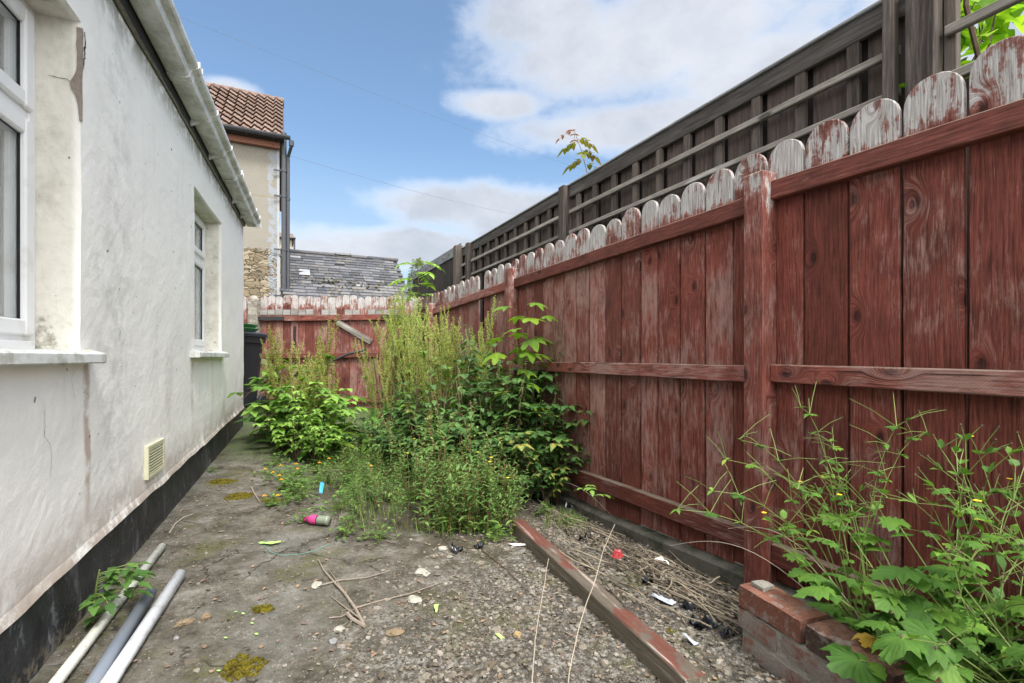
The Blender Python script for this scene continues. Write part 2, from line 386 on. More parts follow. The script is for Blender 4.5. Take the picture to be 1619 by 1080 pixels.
def plinth_fn(t):
    o = t.obj(); n1 = t.noise(t.vm('MULTIPLY', o, (1, 1, .5)), 12, 6, .7); n2 = t.noise(o, 80, 4, .6)
    c = t.ramp(n1, [(.35, (.006, .006, .008)), (.58, (.03, .032, .038)), (.66, (.16, .165, .18))])
    c = t.mix(t.m('MULTIPLY', t.sm(n2, .64, .70), .6), c, (.25, .25, .25)); c = t.mix(t.m('MULTIPLY', t.sm(t.sep(o)[2], .10, .02), t.sm(t.noise(o, 30, 5, .7), .45, .6)), c, (.17, .145, .11))
    c = t.mix(t.m('MULTIPLY', t.sm(t.noise(t.vm('MULTIPLY', o, (1, 1, .35)), 5, 5, .65), .58, .70), .5), c, (.20, .205, .215))
    return c, t.bump(t.m('ADD', n1, t.m('MULTIPLY', n2, .3)), .8, .012), t.mix(n1, .35, .7)
m_plinth = mat('black bitumen plinth', plinth_fn, spec=.5)
def upvc_fn(t):
    o = t.obj(); n = t.noise(o, 10, 5, .6); return t.mix(t.sm(n, .5, .75), (.80, .81, .82), (.64, .64, .61)), None
m_upvc = mat('white upvc', upvc_fn, rough=.28, spec=.5)
def gut_fn(t):
    o = t.obj(); n = t.noise(t.vm('MULTIPLY', o, (.6, 1, 1)), 9, 6, .7); f = t.noise(o, 60, 4, .7); nn = t.sep(t.nrm())[2]
    c = t.mix(t.sm(n, .38, .68), (.72, .73, .73), (.45, .45, .42)); c = t.mix(t.m('MULTIPLY', t.sm(f, .58, .72), .5), c, (.24, .23, .19))
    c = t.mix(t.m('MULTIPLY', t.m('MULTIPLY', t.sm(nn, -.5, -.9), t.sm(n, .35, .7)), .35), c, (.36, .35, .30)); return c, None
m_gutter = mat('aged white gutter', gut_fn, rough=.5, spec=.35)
m_sill = mat('painted sill', lambda t: (t.mix(t.sm(t.noise(t.obj(), 14, 6, .7), .42, .68), (.66, .68, .67), (.40, .40, .35)), t.bump(t.noise(t.obj(), 60, 4), .3, .003)), rough=.6)
def flat(c, var=.25, sc=8):
    def fn(t): return t.mix(t.noise(t.obj(), sc, 5, .6), tuple(x*(1-var) for x in c), tuple(min(1, x*(1+var)) for x in c)), None
    return fn
m_fascia = mat('black fascia', flat((.018, .018, .02), .5), rough=.55)
m_curtain = mat('grey white curtain', flat((.80, .82, .84), .05), rough=.9)
m_rubber = mat('black gasket', flat((.012, .012, .014)), rough=.5)
def glass():
    m = bpy.data.materials.new('window glass'); m.use_nodes = True; t = NT(m.node_tree); t.n.remove(t.n['Principled BSDF'])
    a = t.node('ShaderNodeBsdfTransparent'); a.inputs[0].default_value = (.97, .98, .98, 1); b = t.node('ShaderNodeBsdfGlossy'); b.inputs['Roughness'].default_value = .01
    fr = t.node('ShaderNodeFresnel'); t.l.new(t.m('MULTIPLY_ADD', t.node('ShaderNodeNewGeometry').outputs['Backfacing'], 1/1.5-1.5, 1.5), fr.inputs[0]); x = t.node('ShaderNodeMixShader')
    t.l.new(t.m('MULTIPLY_ADD', fr.outputs[0], 1.0, .04), x.inputs[0]); t.l.new(a.outputs[0], x.inputs[1]); t.l.new(b.outputs[0], x.inputs[2]); t.l.new(x.outputs[0], t.n['Material Output'].inputs[0]); return m
m_glass = glass()
m_vent = mat('cream plastic vent', flat((.58, .57, .40), .12, 20), rough=.5)
m_ventin = mat('dark vent slot', flat((.05, .045, .03)), rough=.8)
m_crack = mat('crack', flat((.03, .026, .022)), rough=1)
m_patch = mat('exposed mortar', lambda t: (t.mix(t.noise(t.obj(), 50, 5), (.16, .13, .11), (.36, .31, .27)), t.bump(t.noise(t.obj(), 90, 4), .8, .003)))
m_tileroof = mat('concrete roof tile', flat((.10, .075, .06), .4), rough=.9)

# ground
def ground_fn(t):
    p = t.pos(); x, y, z = t.sep(p)[:3]
    big = t.noise(p, 1.6, 5, .6); mid = t.noise(p, 8, 7, .68); fine = t.noise(p, 55, 6, .7); vf = t.noise(p, 240, 3, .6)
    # concrete left, flaky ashy soil to the right and in front
    e = t.m('SUBTRACT', t.m('MULTIPLY_ADD', t.m('SUBTRACT', y, 1.3), -.42, x), -.52)
    e = t.m('ADD', e, t.m('MULTIPLY_ADD', mid, 1.0, -.5))
    soil = t.sm(e, -.25, .3)
    conc = t.ramp(t.m('ADD', t.m('MULTIPLY', mid, .7), t.m('MULTIPLY', fine, .3)), [(.34, (.035, .029, .020)), (.44, (.085, .072, .052)), (.54, (.145, .126, .098)), (.68, (.26, .235, .195))])
    conc = t.mix(t.m('MULTIPLY', t.sm(big, .5, .68), .45), conc, (.17, .165, .14))
    conc = t.mix(t.m('MULTIPLY', t.sm(t.noise(p, 4.5, 7, .75), .52, .64), .6), conc, (.075, .064, .044))
    conc = t.mix(t.m('MULTIPLY', t.sm(fine, .60, .74), .55), conc, (.42, .41, .37))
    conc = t.mix(t.m('MULTIPLY', t.sm(fine, .40, .28), .7), conc, (.045, .038, .028))
    so = t.ramp(fine, [(.32, (.03, .025, .018)), (.48, (.105, .09, .07)), (.58, (.24, .215, .18)), (.72, (.46, .43, .385))])
    so = t.mix(t.m('MULTIPLY', t.sm(mid, .56, .42), .65), so, (.055, .046, .035))
    col = t.mix(soil, conc, so)
    moss = t.m('MULTIPLY', t.sm(t.noise(t.vm('ADD', p, (3.1, 0, 0)), 3.2, 6, .7), .51, .64), t.sm(fine, .35, .55))
    col = t.mix(t.m('MULTIPLY', moss, .75), col, (.085, .082, .022))
    hm = t.m('SUBTRACT', 1, t.vm('LENGTH', t.comb(0, 0, 0))) if False else None
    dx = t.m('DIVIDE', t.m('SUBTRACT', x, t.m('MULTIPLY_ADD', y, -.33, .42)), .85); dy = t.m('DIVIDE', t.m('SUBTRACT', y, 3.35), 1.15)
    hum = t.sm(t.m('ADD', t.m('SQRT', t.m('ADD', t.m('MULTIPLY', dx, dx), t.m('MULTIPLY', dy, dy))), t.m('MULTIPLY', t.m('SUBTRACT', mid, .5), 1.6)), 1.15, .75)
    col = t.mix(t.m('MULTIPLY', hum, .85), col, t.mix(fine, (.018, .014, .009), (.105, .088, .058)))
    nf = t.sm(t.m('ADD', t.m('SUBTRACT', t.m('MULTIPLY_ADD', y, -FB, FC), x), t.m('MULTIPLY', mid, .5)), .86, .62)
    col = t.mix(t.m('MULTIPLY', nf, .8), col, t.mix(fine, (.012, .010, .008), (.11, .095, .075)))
    col = t.mix(1.0, col, (.94, .985, 1.06), 'MULTIPLY')
    far = t.sm(y, 3.3, 4.3); g = t.mix(fine, (.035, .055, .02), (.12, .16, .06))
    col = t.mix(t.m('MULTIPLY', far, t.sm(mid, .36, .55)), col, g)
    cr = t.vor(t.vm('ADD', t.vm('MULTIPLY', p, (1, 1, .3)), t.vm('MULTIPLY', t.noise(p, 6, 3, .6, 0, 'Color'), (.25, .25, 0))), 1.7, 'DISTANCE_TO_EDGE')
    crk = t.m('MULTIPLY', t.sm(cr, .009, .001), t.m('MULTIPLY', t.m('SUBTRACT', 1, soil), t.sm(big, .44, .54)))
    col = t.mix(t.m('MULTIPLY', crk, .75), col, (.03, .025, .018))
    col = t.mix(t.m('MULTIPLY', t.sm(vf, .62, .72), .35), col, (.55, .52, .46))
    h = t.m('ADD', t.m('MULTIPLY', mid, .6), t.m('ADD', t.m('MULTIPLY', fine, .8), t.m('MULTIPLY', vf, .25))); h = t.m('SUBTRACT', h, t.m('MULTIPLY', crk, .8))
    return col, t.bump(h, .8, .012)
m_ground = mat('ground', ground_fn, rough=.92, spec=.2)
def axis_pts(lo, hi, a, b, st):
    out = [a]; s_ = st
    while out[-1] < b: out.append(out[-1]+st)
    while out[-1] < hi: s_ *= 1.35; out.append(out[-1]+s_)
    s_ = st
    while out[0] > lo: s_ *= 1.35; out.insert(0, out[0]-s_)
    return out
xs = axis_pts(-400, 400, -2.3, 1.5, .011); ys = axis_pts(-300, 600, .8, 3.4, .011)
def soilmask(x, y): return sstep(-.25, .3, (x-.42*(y-1.3))+.52+nz(x*3, y*3)*.4)
def gfull(x, y):
    z = gz(x, y)
    if -3 < x < 2.2 and .3 < y < 5:
        s_ = soilmask(x, y)
        z += .004*nz(x*7, y*7, 3)+.0025*nz(x*22, y*22)
        rg = 1-abs(nz(x*11, y*11, 5))*2
        z += s_*(.016*rg*abs(nz(x*5, y*5, 9))*2+.010*nz(x*26, y*26, 2)+.006*nz(x*60, y*60, 4))+(1-s_)*.004*nz(x*40, y*40, 4)*max(0, nz(x*4, y*4, 6)+.2)
    return z
g = MB(); g.v = [(x, y, gfull(x, y) if abs(x) < 12 and -2 < y < 14 else .1) for y in ys for x in xs]; g.a = [0]*len(g.v)
nx = len(xs); g.f = [(j*nx+i, j*nx+i+1, (j+1)*nx+i+1, (j+1)*nx+i) for j in range(len(ys)-1) for i in range(nx-1)]; g.mi = [0]
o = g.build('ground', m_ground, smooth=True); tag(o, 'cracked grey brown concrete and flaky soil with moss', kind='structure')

# ------------------------------------------------------------------ the white house (frame: x along the wall away from the camera, y into the house)
HL = math.sqrt(1+HB*HB); HROT = math.atan2(1, -HB)
def hs(Y): return Y*HL
house = empty('white_house', (HA, 0, 0), HROT, 'white rendered bungalow with black plinth, white gutter and two white windows, left side', 'house')
HEND = 5.08*HL; HNEAR = -3.0; EAVE = 2.275
OPEN = [(hs(.30), hs(1.603), .92, 2.01), (hs(3.06), hs(3.92), .94, 1.985)]
def zb(s_): return .185+.034*s_+.012*nz(s_*4, 3)
def wd(s_, z):                        # how far the rough face stands off its plane
    d_ = .006*nz(s_*1.7, z*1.7, 2)+.0035*nz(s_*6, z*6, 7)+.0012*nz(s_*25, z*25)
    return -d_
cols = sorted(set([round(HNEAR+i*.1, 4) for i in range(30)]+[i*.03 for i in range(0, 183)]+[HEND]+[a for q in OPEN for a in q[:2]]))
rows = sorted(set([round(.9+.03*i, 4) for i in range(46)]+[q for w in OPEN for q in w[2:]]+[EAVE])); rows = [r_ for r_ in rows if r_ <= EAVE]
low = [k/22 for k in range(22)]
wall = MB(); idx = {}
NR = len(low)+len(rows)
for i, s_ in enumerate(cols):
    for j in range(NR):
        z = zb(s_)+low[j]*(.9-zb(s_)) if j < len(low) else rows[j-len(low)]
        if j == NR-1: z += .012*nz(s_*9, 5)
        yy = wd(s_, z) - (.010*sstep(.035, 0, z-zb(s_)))
        idx[i, j] = len(wall.v); wall.v.append((s_, yy, z)); wall.a.append(0)
def inopen(s_, z): return any(a < s_ < b and c_ < z < d_ for a, b, c_, d_ in OPEN)
for i in range(len(cols)-1):
    for j in range(NR-1):
        p, q = wall.v[idx[i, j]], wall.v[idx[i+1, j+1]]
        if not inopen((p[0]+q[0])/2, (p[2]+q[2])/2): wall.f.append((idx[i, j], idx[i+1, j], idx[i+1, j+1], idx[i, j+1]))
wall.mi = [0]*len(wall.f)
RD = .122
def strip(pts, y1, n=6, flip=False):   # reveal surface from the outer edge in to depth y1
    vs = []; fs = []
    for (s_, z) in pts:
        y0 = wd(s_, z)
        for k in range(n+1):
            yy = y0+(y1-y0)*k/n; wob = .002*nz(s_*20+yy*30, z*20)*(0 < k < n); vs.append((s_+wob, yy, z+wob))
    for a in range(len(pts)-1):
        for k in range(n):
            b_ = a*(n+1)+k; f = (b_, b_+1, b_+n+2, b_+n+1); fs.append(f[::-1] if flip else f)
    wall.add(vs, fs, 0)
for (a, b, c_, d_) in OPEN:
    zz = [z for z in rows if c_ <= z <= d_]; ss = [s_ for s_ in cols if a <= s_ <= b]
    strip([(b, z) for z in zz], RD); strip([(a, z) for z in zz], RD, flip=True)
    strip([(s_, d_) for s_ in ss], RD); strip([(s_, c_) for s_ in ss], RD, flip=True)
# body of the house behind the face, end walls
BK = 5.5
wall.box(HNEAR, HEND-.002, .25, BK, -.2, EAVE-.03, 0)
wall.add([(HEND, wd(HEND, zb(HEND)), zb(HEND)-.02), (HEND, BK, zb(HEND)-.02), (HEND, BK, EAVE), (HEND, wd(HEND, EAVE), EAVE)], [(0, 1, 2, 3)], 0)
wall.build('rendered_wall', m_render, house, smooth=False)
pl = MB(); vs = []; n = 120
for i in range(n+1):
    s_ = HNEAR+(HEND+.004-HNEAR)*i/n; w_ = .004*nz(s_*5, 1)
    for z, y_ in ((-.25, -.002), (.5*zb(s_), -.004), (zb(s_)+.01, .002)): vs.append((s_, y_+w_+.006, z))
pl.add(vs, [(i*3+k, (i+1)*3+k, (i+1)*3+k+1, i*3+k+1) for i in range(n) for k in (0, 1)], 0)
pl.box(HNEAR, HEND+.006, .02, BK+.01, -.3, .2, 0)
pl.build('black_plinth', m_plinth, house, smooth=True)
# ragged mortar line under the fascia
ml = MB(); vs = []; n = 260
for i in range(n+1):
    s_ = HNEAR+(HEND-HNEAR)*i/n; a = .018+.012*nz(s_*7, 2)+.006*nz(s_*30, 2)
    vs += [(s_, wd(s_, EAVE)-.003-.3*a, EAVE-.006), (s_, -.010-.4*a, EAVE+.004), (s_, .02, EAVE+.010)]
ml.add(vs, [(i*3+k, (i+1)*3+k, (i+1)*3+k+1, i*3+k+1) for i in range(n) for k in (0, 1)]+[(n*3, n*3+1, n*3+2)], 0); ml.build('mortar_edge', mat('dirty mortar', lambda t: (t.mix(t.noise(t.obj(), 40, 5, .7), (.05, .045, .035), (.30, .28, .23)), t.bump(t.noise(t.obj(), 60, 4), .8, .006))), house)
fa = MB(); fa.box(HNEAR, HEND+.03, -.016, .012, EAVE+.008, EAVE+.19, 0, bev=.003); fa.build('fascia', m_fascia, house)
rf = MB()                               # roof slope with overlapping flat tiles
pitch = R(33); Mr = Matrix.Translation((0, -.10, EAVE+.21)) @ Matrix.Rotation(pitch, 4, 'X')
for k in range(16):
    for i in range(30): rf.box(HNEAR+i*.3+(k % 2)*.0, HNEAR+i*.3+.296, k*.28, k*.28+.36, 0, .02, M=Mr @ Matrix.Translation((0, 0, .0)) @ Matrix.Rotation(R(-2.5), 4, 'X')) if HNEAR+i*.3+.296 < HEND+.15 else None
rf.build('roof', m_tileroof, house)
# gutter: open trough along the eave, with brackets and joints
def sweep(mb, prof, s0, s1, thick=None, close=True):
    n_ = len(prof); vs = [(s_, y_, z) for s_ in (s0, s1) for (y_, z) in prof]
    fs = [(k, (k+1) % n_, n_+(k+1) % n_, n_+k) for k in range(n_ if close else n_-1)]
    if close: fs += [tuple(range(n_))[::-1], tuple(range(n_, 2*n_))]
    mb.add(vs, fs, 0)
GZ = 2.366
gp = [(-.020, GZ+.10), (-.020, GZ+.004), (-.026, GZ), (-.104, GZ), (-.114, GZ+.006), (-.122, GZ+.035), (-.150, GZ+.048), (-.157, GZ+.060), (-.157, GZ+.075), (-.150, GZ+.075)]
gin = [(y_+(.004 if y_ < -.03 else -.004), z+.005) for y_, z in gp[::-1]]
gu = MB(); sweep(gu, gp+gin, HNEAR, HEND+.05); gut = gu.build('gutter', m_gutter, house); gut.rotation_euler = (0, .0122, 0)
e = MB(); e.box(HEND+.05, HEND+.056, -.158, -.019, GZ-.002, GZ+.072, 0, bev=.002); e.build('gutter_end_cap', m_gutter, gut)
def sc_prof(k): return [(-.019, GZ+.098), (-.019-.0, GZ-.002*k), (-.028, GZ-.005*k), (-.106, GZ-.005*k), (-.118-.001*k, GZ+.003), (-.127, GZ+.033), (-.154, GZ+.045), (-.1625, GZ+.058), (-.1625, GZ+.082), (-.15, GZ+.082)]
for i, s_ in enumerate([.2, .75, 1.35, 2.0, 2.62, 3.10, 3.62, 4.12, 4.62, 5.1, 5.4]):
    b = MB(); w_ = .018 if i % 3 != 1 else .05
    pr = sc_prof(1); sweep(b, pr, s_-w_/2, s_+w_/2)
    if i % 3 == 1:
        for q in (-.03, .03): sweep(b, [(y_*1.02, z-.002 if z < GZ+.02 else z+.002) for y_, z in pr], s_+q-.003, s_+q+.003)
        b.build('gutter_joint', m_gutter, gut)
    else:
        b.add([(s_-.008, -.017, GZ-.035), (s_+.008, -.017, GZ-.035), (s_+.008, -.017, GZ), (s_-.008, -.017, GZ), (s_-.008, -.075, GZ-.003), (s_+.008, -.075, GZ-.003)], [(0, 1, 2, 3), (0, 1, 5, 4), (3, 0, 4), (1, 2, 5), (2, 3, 4, 5)], 0)
        b.build('gutter_bracket', m_gutter, gut)
# windows
def ring(mb, a, b, c_, d_, w, y0, y1, bev=.003, mi=0):
    mb.box(a, a+w, y0, y1, c_, d_, 0, bev=bev, mi=mi); mb.box(b-w, b, y0, y1, c_, d_, 0, bev=bev, mi=mi)
    mb.box(a+w-.001, b-w+.001, y0+.0006, y1-.0006, c_+.0005, c_+w, 0, bev=bev, mi=mi); mb.box(a+w-.001, b-w+.001, y0+.0006, y1-.0006, d_-w, d_-.0005, 0, bev=bev, mi=mi)
def window(a, b, c_, d_, tr, lbl):
    w = empty('window', (0, 0, 0)); w.parent = house; tag(w, lbl)
    fr = MB(); ring(fr, a-.005, b+.005, c_+.012, d_+.004, .042, RD-.005, RD+.07)
    fr.box(a+.03, b-.03, RD-.002, RD+.068, tr-.024, tr+.024, 0, bev=.003)
    n_ = 3 if b-a > 1.2 else 2; ms = [a+(b-a)*k/n_ for k in range(1, n_)] if n_ == 3 else [a+(b-a)*.5]
    for s_ in ms: fr.box(s_-.028, s_+.028, RD-.0035, RD+.066, c_+.04, d_-.03, 0, bev=.003)
    fr.build('frame', m_upvc, w)
    edges = [a+.032]+[v for s_ in ms for v in (s_-.022, s_+.022)]+[b-.032]
    for k in range(0, len(edges), 2):
        for (z0, z1) in ((c_+.047, tr-.018), (tr+.018, d_-.03)):
            sh = MB(); ring(sh, edges[k], edges[k+1], z0, z1, .05, RD-.018, RD+.04, .006); sa = sh.build('sash', m_upvc, w)
            gk = MB(); ring(gk, edges[k]+.048, edges[k+1]-.048, z0+.048, z1-.048, .0045, RD-.004, RD+.004, .001); gk.build('gasket', m_rubber, sa)
            gl = MB(); gl.box(edges[k]+.05, edges[k+1]-.05, RD+.004, RD+.008, z0+.05, z1-.05, 0); gl.build('pane', m_glass, sa)
    cu = MB(); vs = []; n_ = 160
    for i in range(n_+1):
        s_ = a+.02+(b-a-.04)*i/n_; y_ = RD+.068+.020*math.sin(s_*95+2*nz(s_*6, 1))+.008*nz(s_*14, 4)
        for z in (c_+.02, d_-.02): vs.append((s_, y_, z))
    cu.add(vs, [(2*i, 2*i+2, 2*i+3, 2*i+1) for i in range(n_)], 0); cu.build('curtain', m_curtain, w, smooth=True)
    bd = MB(); bd.box(a+.035, b-.035, RD-.020, RD+.01, c_+.004, c_+.03, 0, bev=.002); bd.build('cill_trim', m_upvc, w)
window(*OPEN[0], 1.655, 'nearer and larger white window, drawn grey curtains behind'); window(*OPEN[1], 1.655, 'farther narrow white window')
for (a, b, c_, d_), lb in zip(OPEN, ('chipped white sill of the nearer window', 'grey white sill of the farther window')):
    si = MB(); n_ = 40; vs = []
    for i in range(n_+1):
        s_ = a-.08+(b-a+.14)*i/n_; q = .0015*nz(s_*20, 1)
        for (y_, z) in ((RD+.01, c_+.008), (-.042, c_-.004), (-.048, c_-.010), (-.049, c_-.036), (-.044, c_-.040), (.01, c_-.040)):
            if (s_ < a or s_ > b) and y_ > .05: y_ = -.002
            vs.append((s_, y_+q, z+q))
    si.add(vs, [(i*6+k, (i+1)*6+k, (i+1)*6+(k+1) % 6, i*6+(k+1) % 6) for i in range(n_) for k in range(6)]+[tuple(range(6)), tuple(range(n_*6, n_*6+6))], 0)
    tag(si.build('window_sill', m_sill, house), lb)
# vent
ve = MB(); va, vb, v0, v1 = hs(2.185), hs(2.42), .343, .497
ring(ve, va, vb, v0, v1, .018, -.016, .004, .002); vent = ve.build('air_vent', m_vent, house)
bk = MB(); bk.box(va+.01, vb-.01, -.002, .006, v0+.01, v1-.01, 0); bk.build('vent_backing', m_ventin, vent)
sl = MB()
for k in range(9):
    z = v0+.024+k*.0134; sl.box(va+.016, vb-.016, -.005, .005, -.0022, .0022, 0, M=Matrix.Translation((0, -.010, z)) @ Matrix.Rotation(R(12), 4, 'X'))
sl.build('vent_louvres', m_vent, vent)
# cracks and spalled corner (real pieces standing a hair off the face)
def wpt(px, py):                        # pixel of the photo -> (s, z) on the wall face
    r_ = (px-809.5)/F; Y = HA/(r_+HB); return Y*HL, EYE+(HZ-py)/F*Y
def crack(pts, w, name='crack', m=m_crack, mode='wall'):
    c_ = MB(); vs = []; pp = []
    for a, b in zip(pts, pts[1:]):
        for k in range(5): pp.append((a[0]+(b[0]-a[0])*k/5, a[1]+(b[1]-a[1])*k/5))
    pp.append(pts[-1])
    for i, (s_, z) in enumerate(pp):
        j = w*1.6*nz(i*1.3, s_*9); ww = w*(.35+.9*abs(nz(i*.7, 4)))*(math.sin(math.pi*(i+.5)/(len(pp)))**.4)
        if mode == 'wall':
            y_ = wd(s_, z)-.0022; vs += [(s_-ww+j, y_, z), (s_+ww+j, y_, z)]
        else: vs += [(mode-.0035, s_, z-ww+j), (mode-.0035, s_, z+ww+j)]
    c_.add(vs, [(2*i, 2*i+1, 2*i+3, 2*i+2) for i in range(len(pp)-1)], 0); c_.build(name, m, house)
crack([wpt(*q) for q in ((70, 640), (69, 672), (68, 690), (76, 702), (80, 718), (78, 740), (77, 757))], .0016)
crack([wpt(*q) for q in ((134, 560), (132, 590), (130, 612), (142, 632))], .001)
crack([wpt(*q) for q in ((0, 962), (12, 955), (22, 948))], .0014)
crack([wpt(*q) for q in ((190, 540), (189, 533), (191, 522))], .0012)
crack([wpt(*q) for q in ((118, 582), (112, 600), (119, 640))], .0008)
cs = OPEN[0][1]
crack([(.012, 1.805), (.04, 1.812), (.085, 1.815)], .0018, mode=cs)
sp = MB(); vs = []; n_ = 30                # exposed mortar where the corner render has come away
for i in range(n_+1):
    z = 1.99-.31*i/n_; w_ = .007+.006*abs(nz(z*22, 1))+.018*math.exp(-((z-1.80)/.03)**2)
    if i > 20: w_ *= (n_-i)/10+.1
    vs += [(cs-.003, wd(cs, z)-.0035, z), (cs-.004, w_+.002, z), (cs+.004, wd(cs, z)-.0035, z)]
sp.add(vs, [(i*3+a, i*3+b, (i+1)*3+b, (i+1)*3+a) for i in range(n_) for a, b in ((0, 1), (2, 0))], 0); sp.build('spalled_corner', m_patch, house)
crack([(cs+.022, 1.995), (cs+.026, 1.96), (cs+.022, 1.92), (cs+.012, 1.88), (cs+.010, 1.86)], .0075)

# ------------------------------------------------------------------ red picket fence (frame: x along the fence away from the camera, y towards the yard)
FL = math.sqrt(1+FB*FB); FROT = math.atan2(1, -FB)
def ffr(name, lbl, cat, c_=FC): return empty(name, (c_, 0, 0), FROT, lbl, cat)
def fY(px, c_=FC): return c_/((px-809.5)/F+FB)
red = ffr('picket_fence', 'long dark red picket fence with peeling grey white heads, right of the weeds', 'fence')
edges = [1740, 1640, 1526, 1424, 1340, 1270, 1211, 1158.5, 1113, 1074, 1039, 1012, 981, 956.5, 931, 910.5, 891, 874, 858, 844, 831]
Yb = [fY(p) for p in edges]
y_ = Yb[0]; 
while y_ > .55: y_ -= .155; Yb.insert(0, y_)
y_ = Yb[-1]
while y_ < 7.75: y_ += .132+random.uniform(-.006, .006); Yb.append(y_)
def topz(Y): return 1.80-.042*sstep(1.4, 3.0, Y)-.02*sstep(3, 7, Y)
def picket(w, z0, z1, th, arch=None):
    b = MB(); arch = arch or min(w*.55, .085); out = []
    out += [(.0, z0), (w, z0)]
    for z in [z0+(z1-arch-z0)*k/10 for k in range(1, 10)]: out.append((w+.0022*nz(z*9, z1*7+w*50), z))
    for k in range(13):
        a = math.pi*k/12; ca = math.cos(a); sa = math.sin(a)
        out.append((w/2+w/2*math.copysign(abs(ca)**.85, ca), z1-arch+arch*sa**.9))
    for z in [z0+(z1-arch-z0)*k/10 for k in range(9, 0, -1)]: out.append((.0022*nz(z*9, z1*7+w*50+5), z))
    n_ = len(out); e_ = .002
    cx, cz = w/2, (z0+z1)/2
    def inn(p): return (p[0]+(e_ if p[0] < cx else -e_), p[1]-(e_ if p[1] > z1-arch else 0))
    vs = [(x, -th, z) for x, z in out]+[(x, -e_, z) for x, z in out]+[(inn(p)[0], 0, inn(p)[1]) for p in out]
    fs = [tuple(range(n_))]
    for L_ in (0, n_):
        for k in range(n_): k2 = (k+1) % n_; fs.append((L_+k, L_+n_+k, L_+n_+k2, L_+k2))
    fs.append(tuple(range(2*n_, 3*n_))[::-1]); b.add(vs, fs, 0); return b
GAPY = (fY(767.5), fY(758))
for i in range(len(Yb)-1):
    a, b = Yb[i], Yb[i+1]
    if (a+b)/2 > GAPY[0]-.01 and (a+b)/2 < GAPY[1]+.03: continue
    w = (b-a)*FL-.0060-.003*random.random(); gap0 = .002
    if abs(a-2.746) < .02: gap0 = .010
    zt = topz((a+b)/2)+random.uniform(-.012, .012); zb_ = gz(FC-FB*a, a)-.0
    zb_ = -.02-.05*sstep(1.9, 3.2, a)+.12*sstep(3.5, 7, a)+random.uniform(-.006, .006)
    pb = picket(w-gap0, zb_, zt, .016)
    o = pb.build('picket', m_picket if (a+b)/2 < 2.7 else m_picket_far, red, loc=(a*FL+gap0, random.uniform(-.003, .001), 0)); o.rotation_euler = (0, R(random.uniform(-.06, .06)), 0)
def rail(Y0, z0, Y1, z1, h, th, m=m_rail, name='rail', par=red, y0=.002):
    L_ = (Y1-Y0)*FL; b = MB(); n_ = 24; vs = []
    for i in range(n_+1):
        x = L_*i/n_; wv = .0025*nz(x*2.3, z0*7, 1); b2 = .004
        for (yy, zz) in ((0, -h), (0, 0), (th-b2, 0), (th, -b2), (th, -h+b2), (th-b2, -h)): vs.append((x, yy+.0008*nz(x*17, zz*60), zz+wv+.001*nz(x*9, yy*90+zz*40)))
    b.add(vs, [(i*6+k, i*6+(k+1) % 6, (i+1)*6+(k+1) % 6, (i+1)*6+k) for i in range(n_) for k in range(6)]+[(5, 4, 3, 2, 1, 0), tuple(range(n_*6, n_*6+6))], 0)
    o = b.build(name, m, par, loc=(Y0*FL, y0, z0)); o.rotation_euler = (0, -math.atan2(z1-z0, L_), 0); return o
P1, P2, P3 = 2.035, 4.17, 6.30
H3 = .072
for Y0, Y1, zt0, zt1, zm0, zm1, zb0, zb1 in ((.55, P1-.045, 1.575, 1.622, .853, .872, .10, .14), (P1+.04, P2-.04, 1.592, 1.570, .866, .868, .158, .135), (P2+.04, P3-.04, 1.572, 1.535, .87, .86, .135, .15), (P3+.04, 7.72, 1.535, 1.53, .86, .85, .16, .17)):
    rail(Y0, zt0, Y1, zt1, .078, .04); rail(Y0, zm0, Y1, zm1, H3, .045); rail(Y0, zb0, Y1, zb1, .085, .04)
for P, zt in ((P1, 1.66), (P2, 1.66), (P3, 1.60)):
    b = MB(); b.box(-.046, .046, 0, .085, -.12, zt, 0, bev=.004); b.build('post', m_post, red, loc=(P*FL, .0025, 0))
b = MB(); b.box(0, 8.3, -.05, .0, -.35, .0, 0, bev=.006)
m_kerb = mat('mossy concrete kerb', lambda t: (t.mix(t.sm(t.noise(t.pos(), 9, 6, .7), .4, .65), (.11, .10, .085), (.04, .045, .03)), t.bump(t.noise(t.pos(), 60, 5, .7), .6, .006)))
vs = []; n_ = 60; b = MB()
for i in range(n_+1):
    x = .6+8*i/n_; Y = x/FL; zt = -.025-.05*sstep(1.9, 3.2, Y)+.12*sstep(3.5, 7, Y)+.003*nz(x*4, 2)
    for yy, zz in ((-.06, zt), (.050+.006*nz(x*3, 1), zt), (.062+.006*nz(x*3, 1), zt-.012), (.075, zt-.3)): vs.append((x, yy, zz))
b.add(vs, [(i*4+k, i*4+k+1, (i+1)*4+k+1, (i+1)*4+k) for i in range(n_) for k in range(3)], 0)
kb = b.build('kerb', m_kerb); kb.location = (FC, 0, 0); kb.rotation_euler = (0, 0, FROT); tag(kb, 'mossy concrete kerb under the red fence', kind='structure')

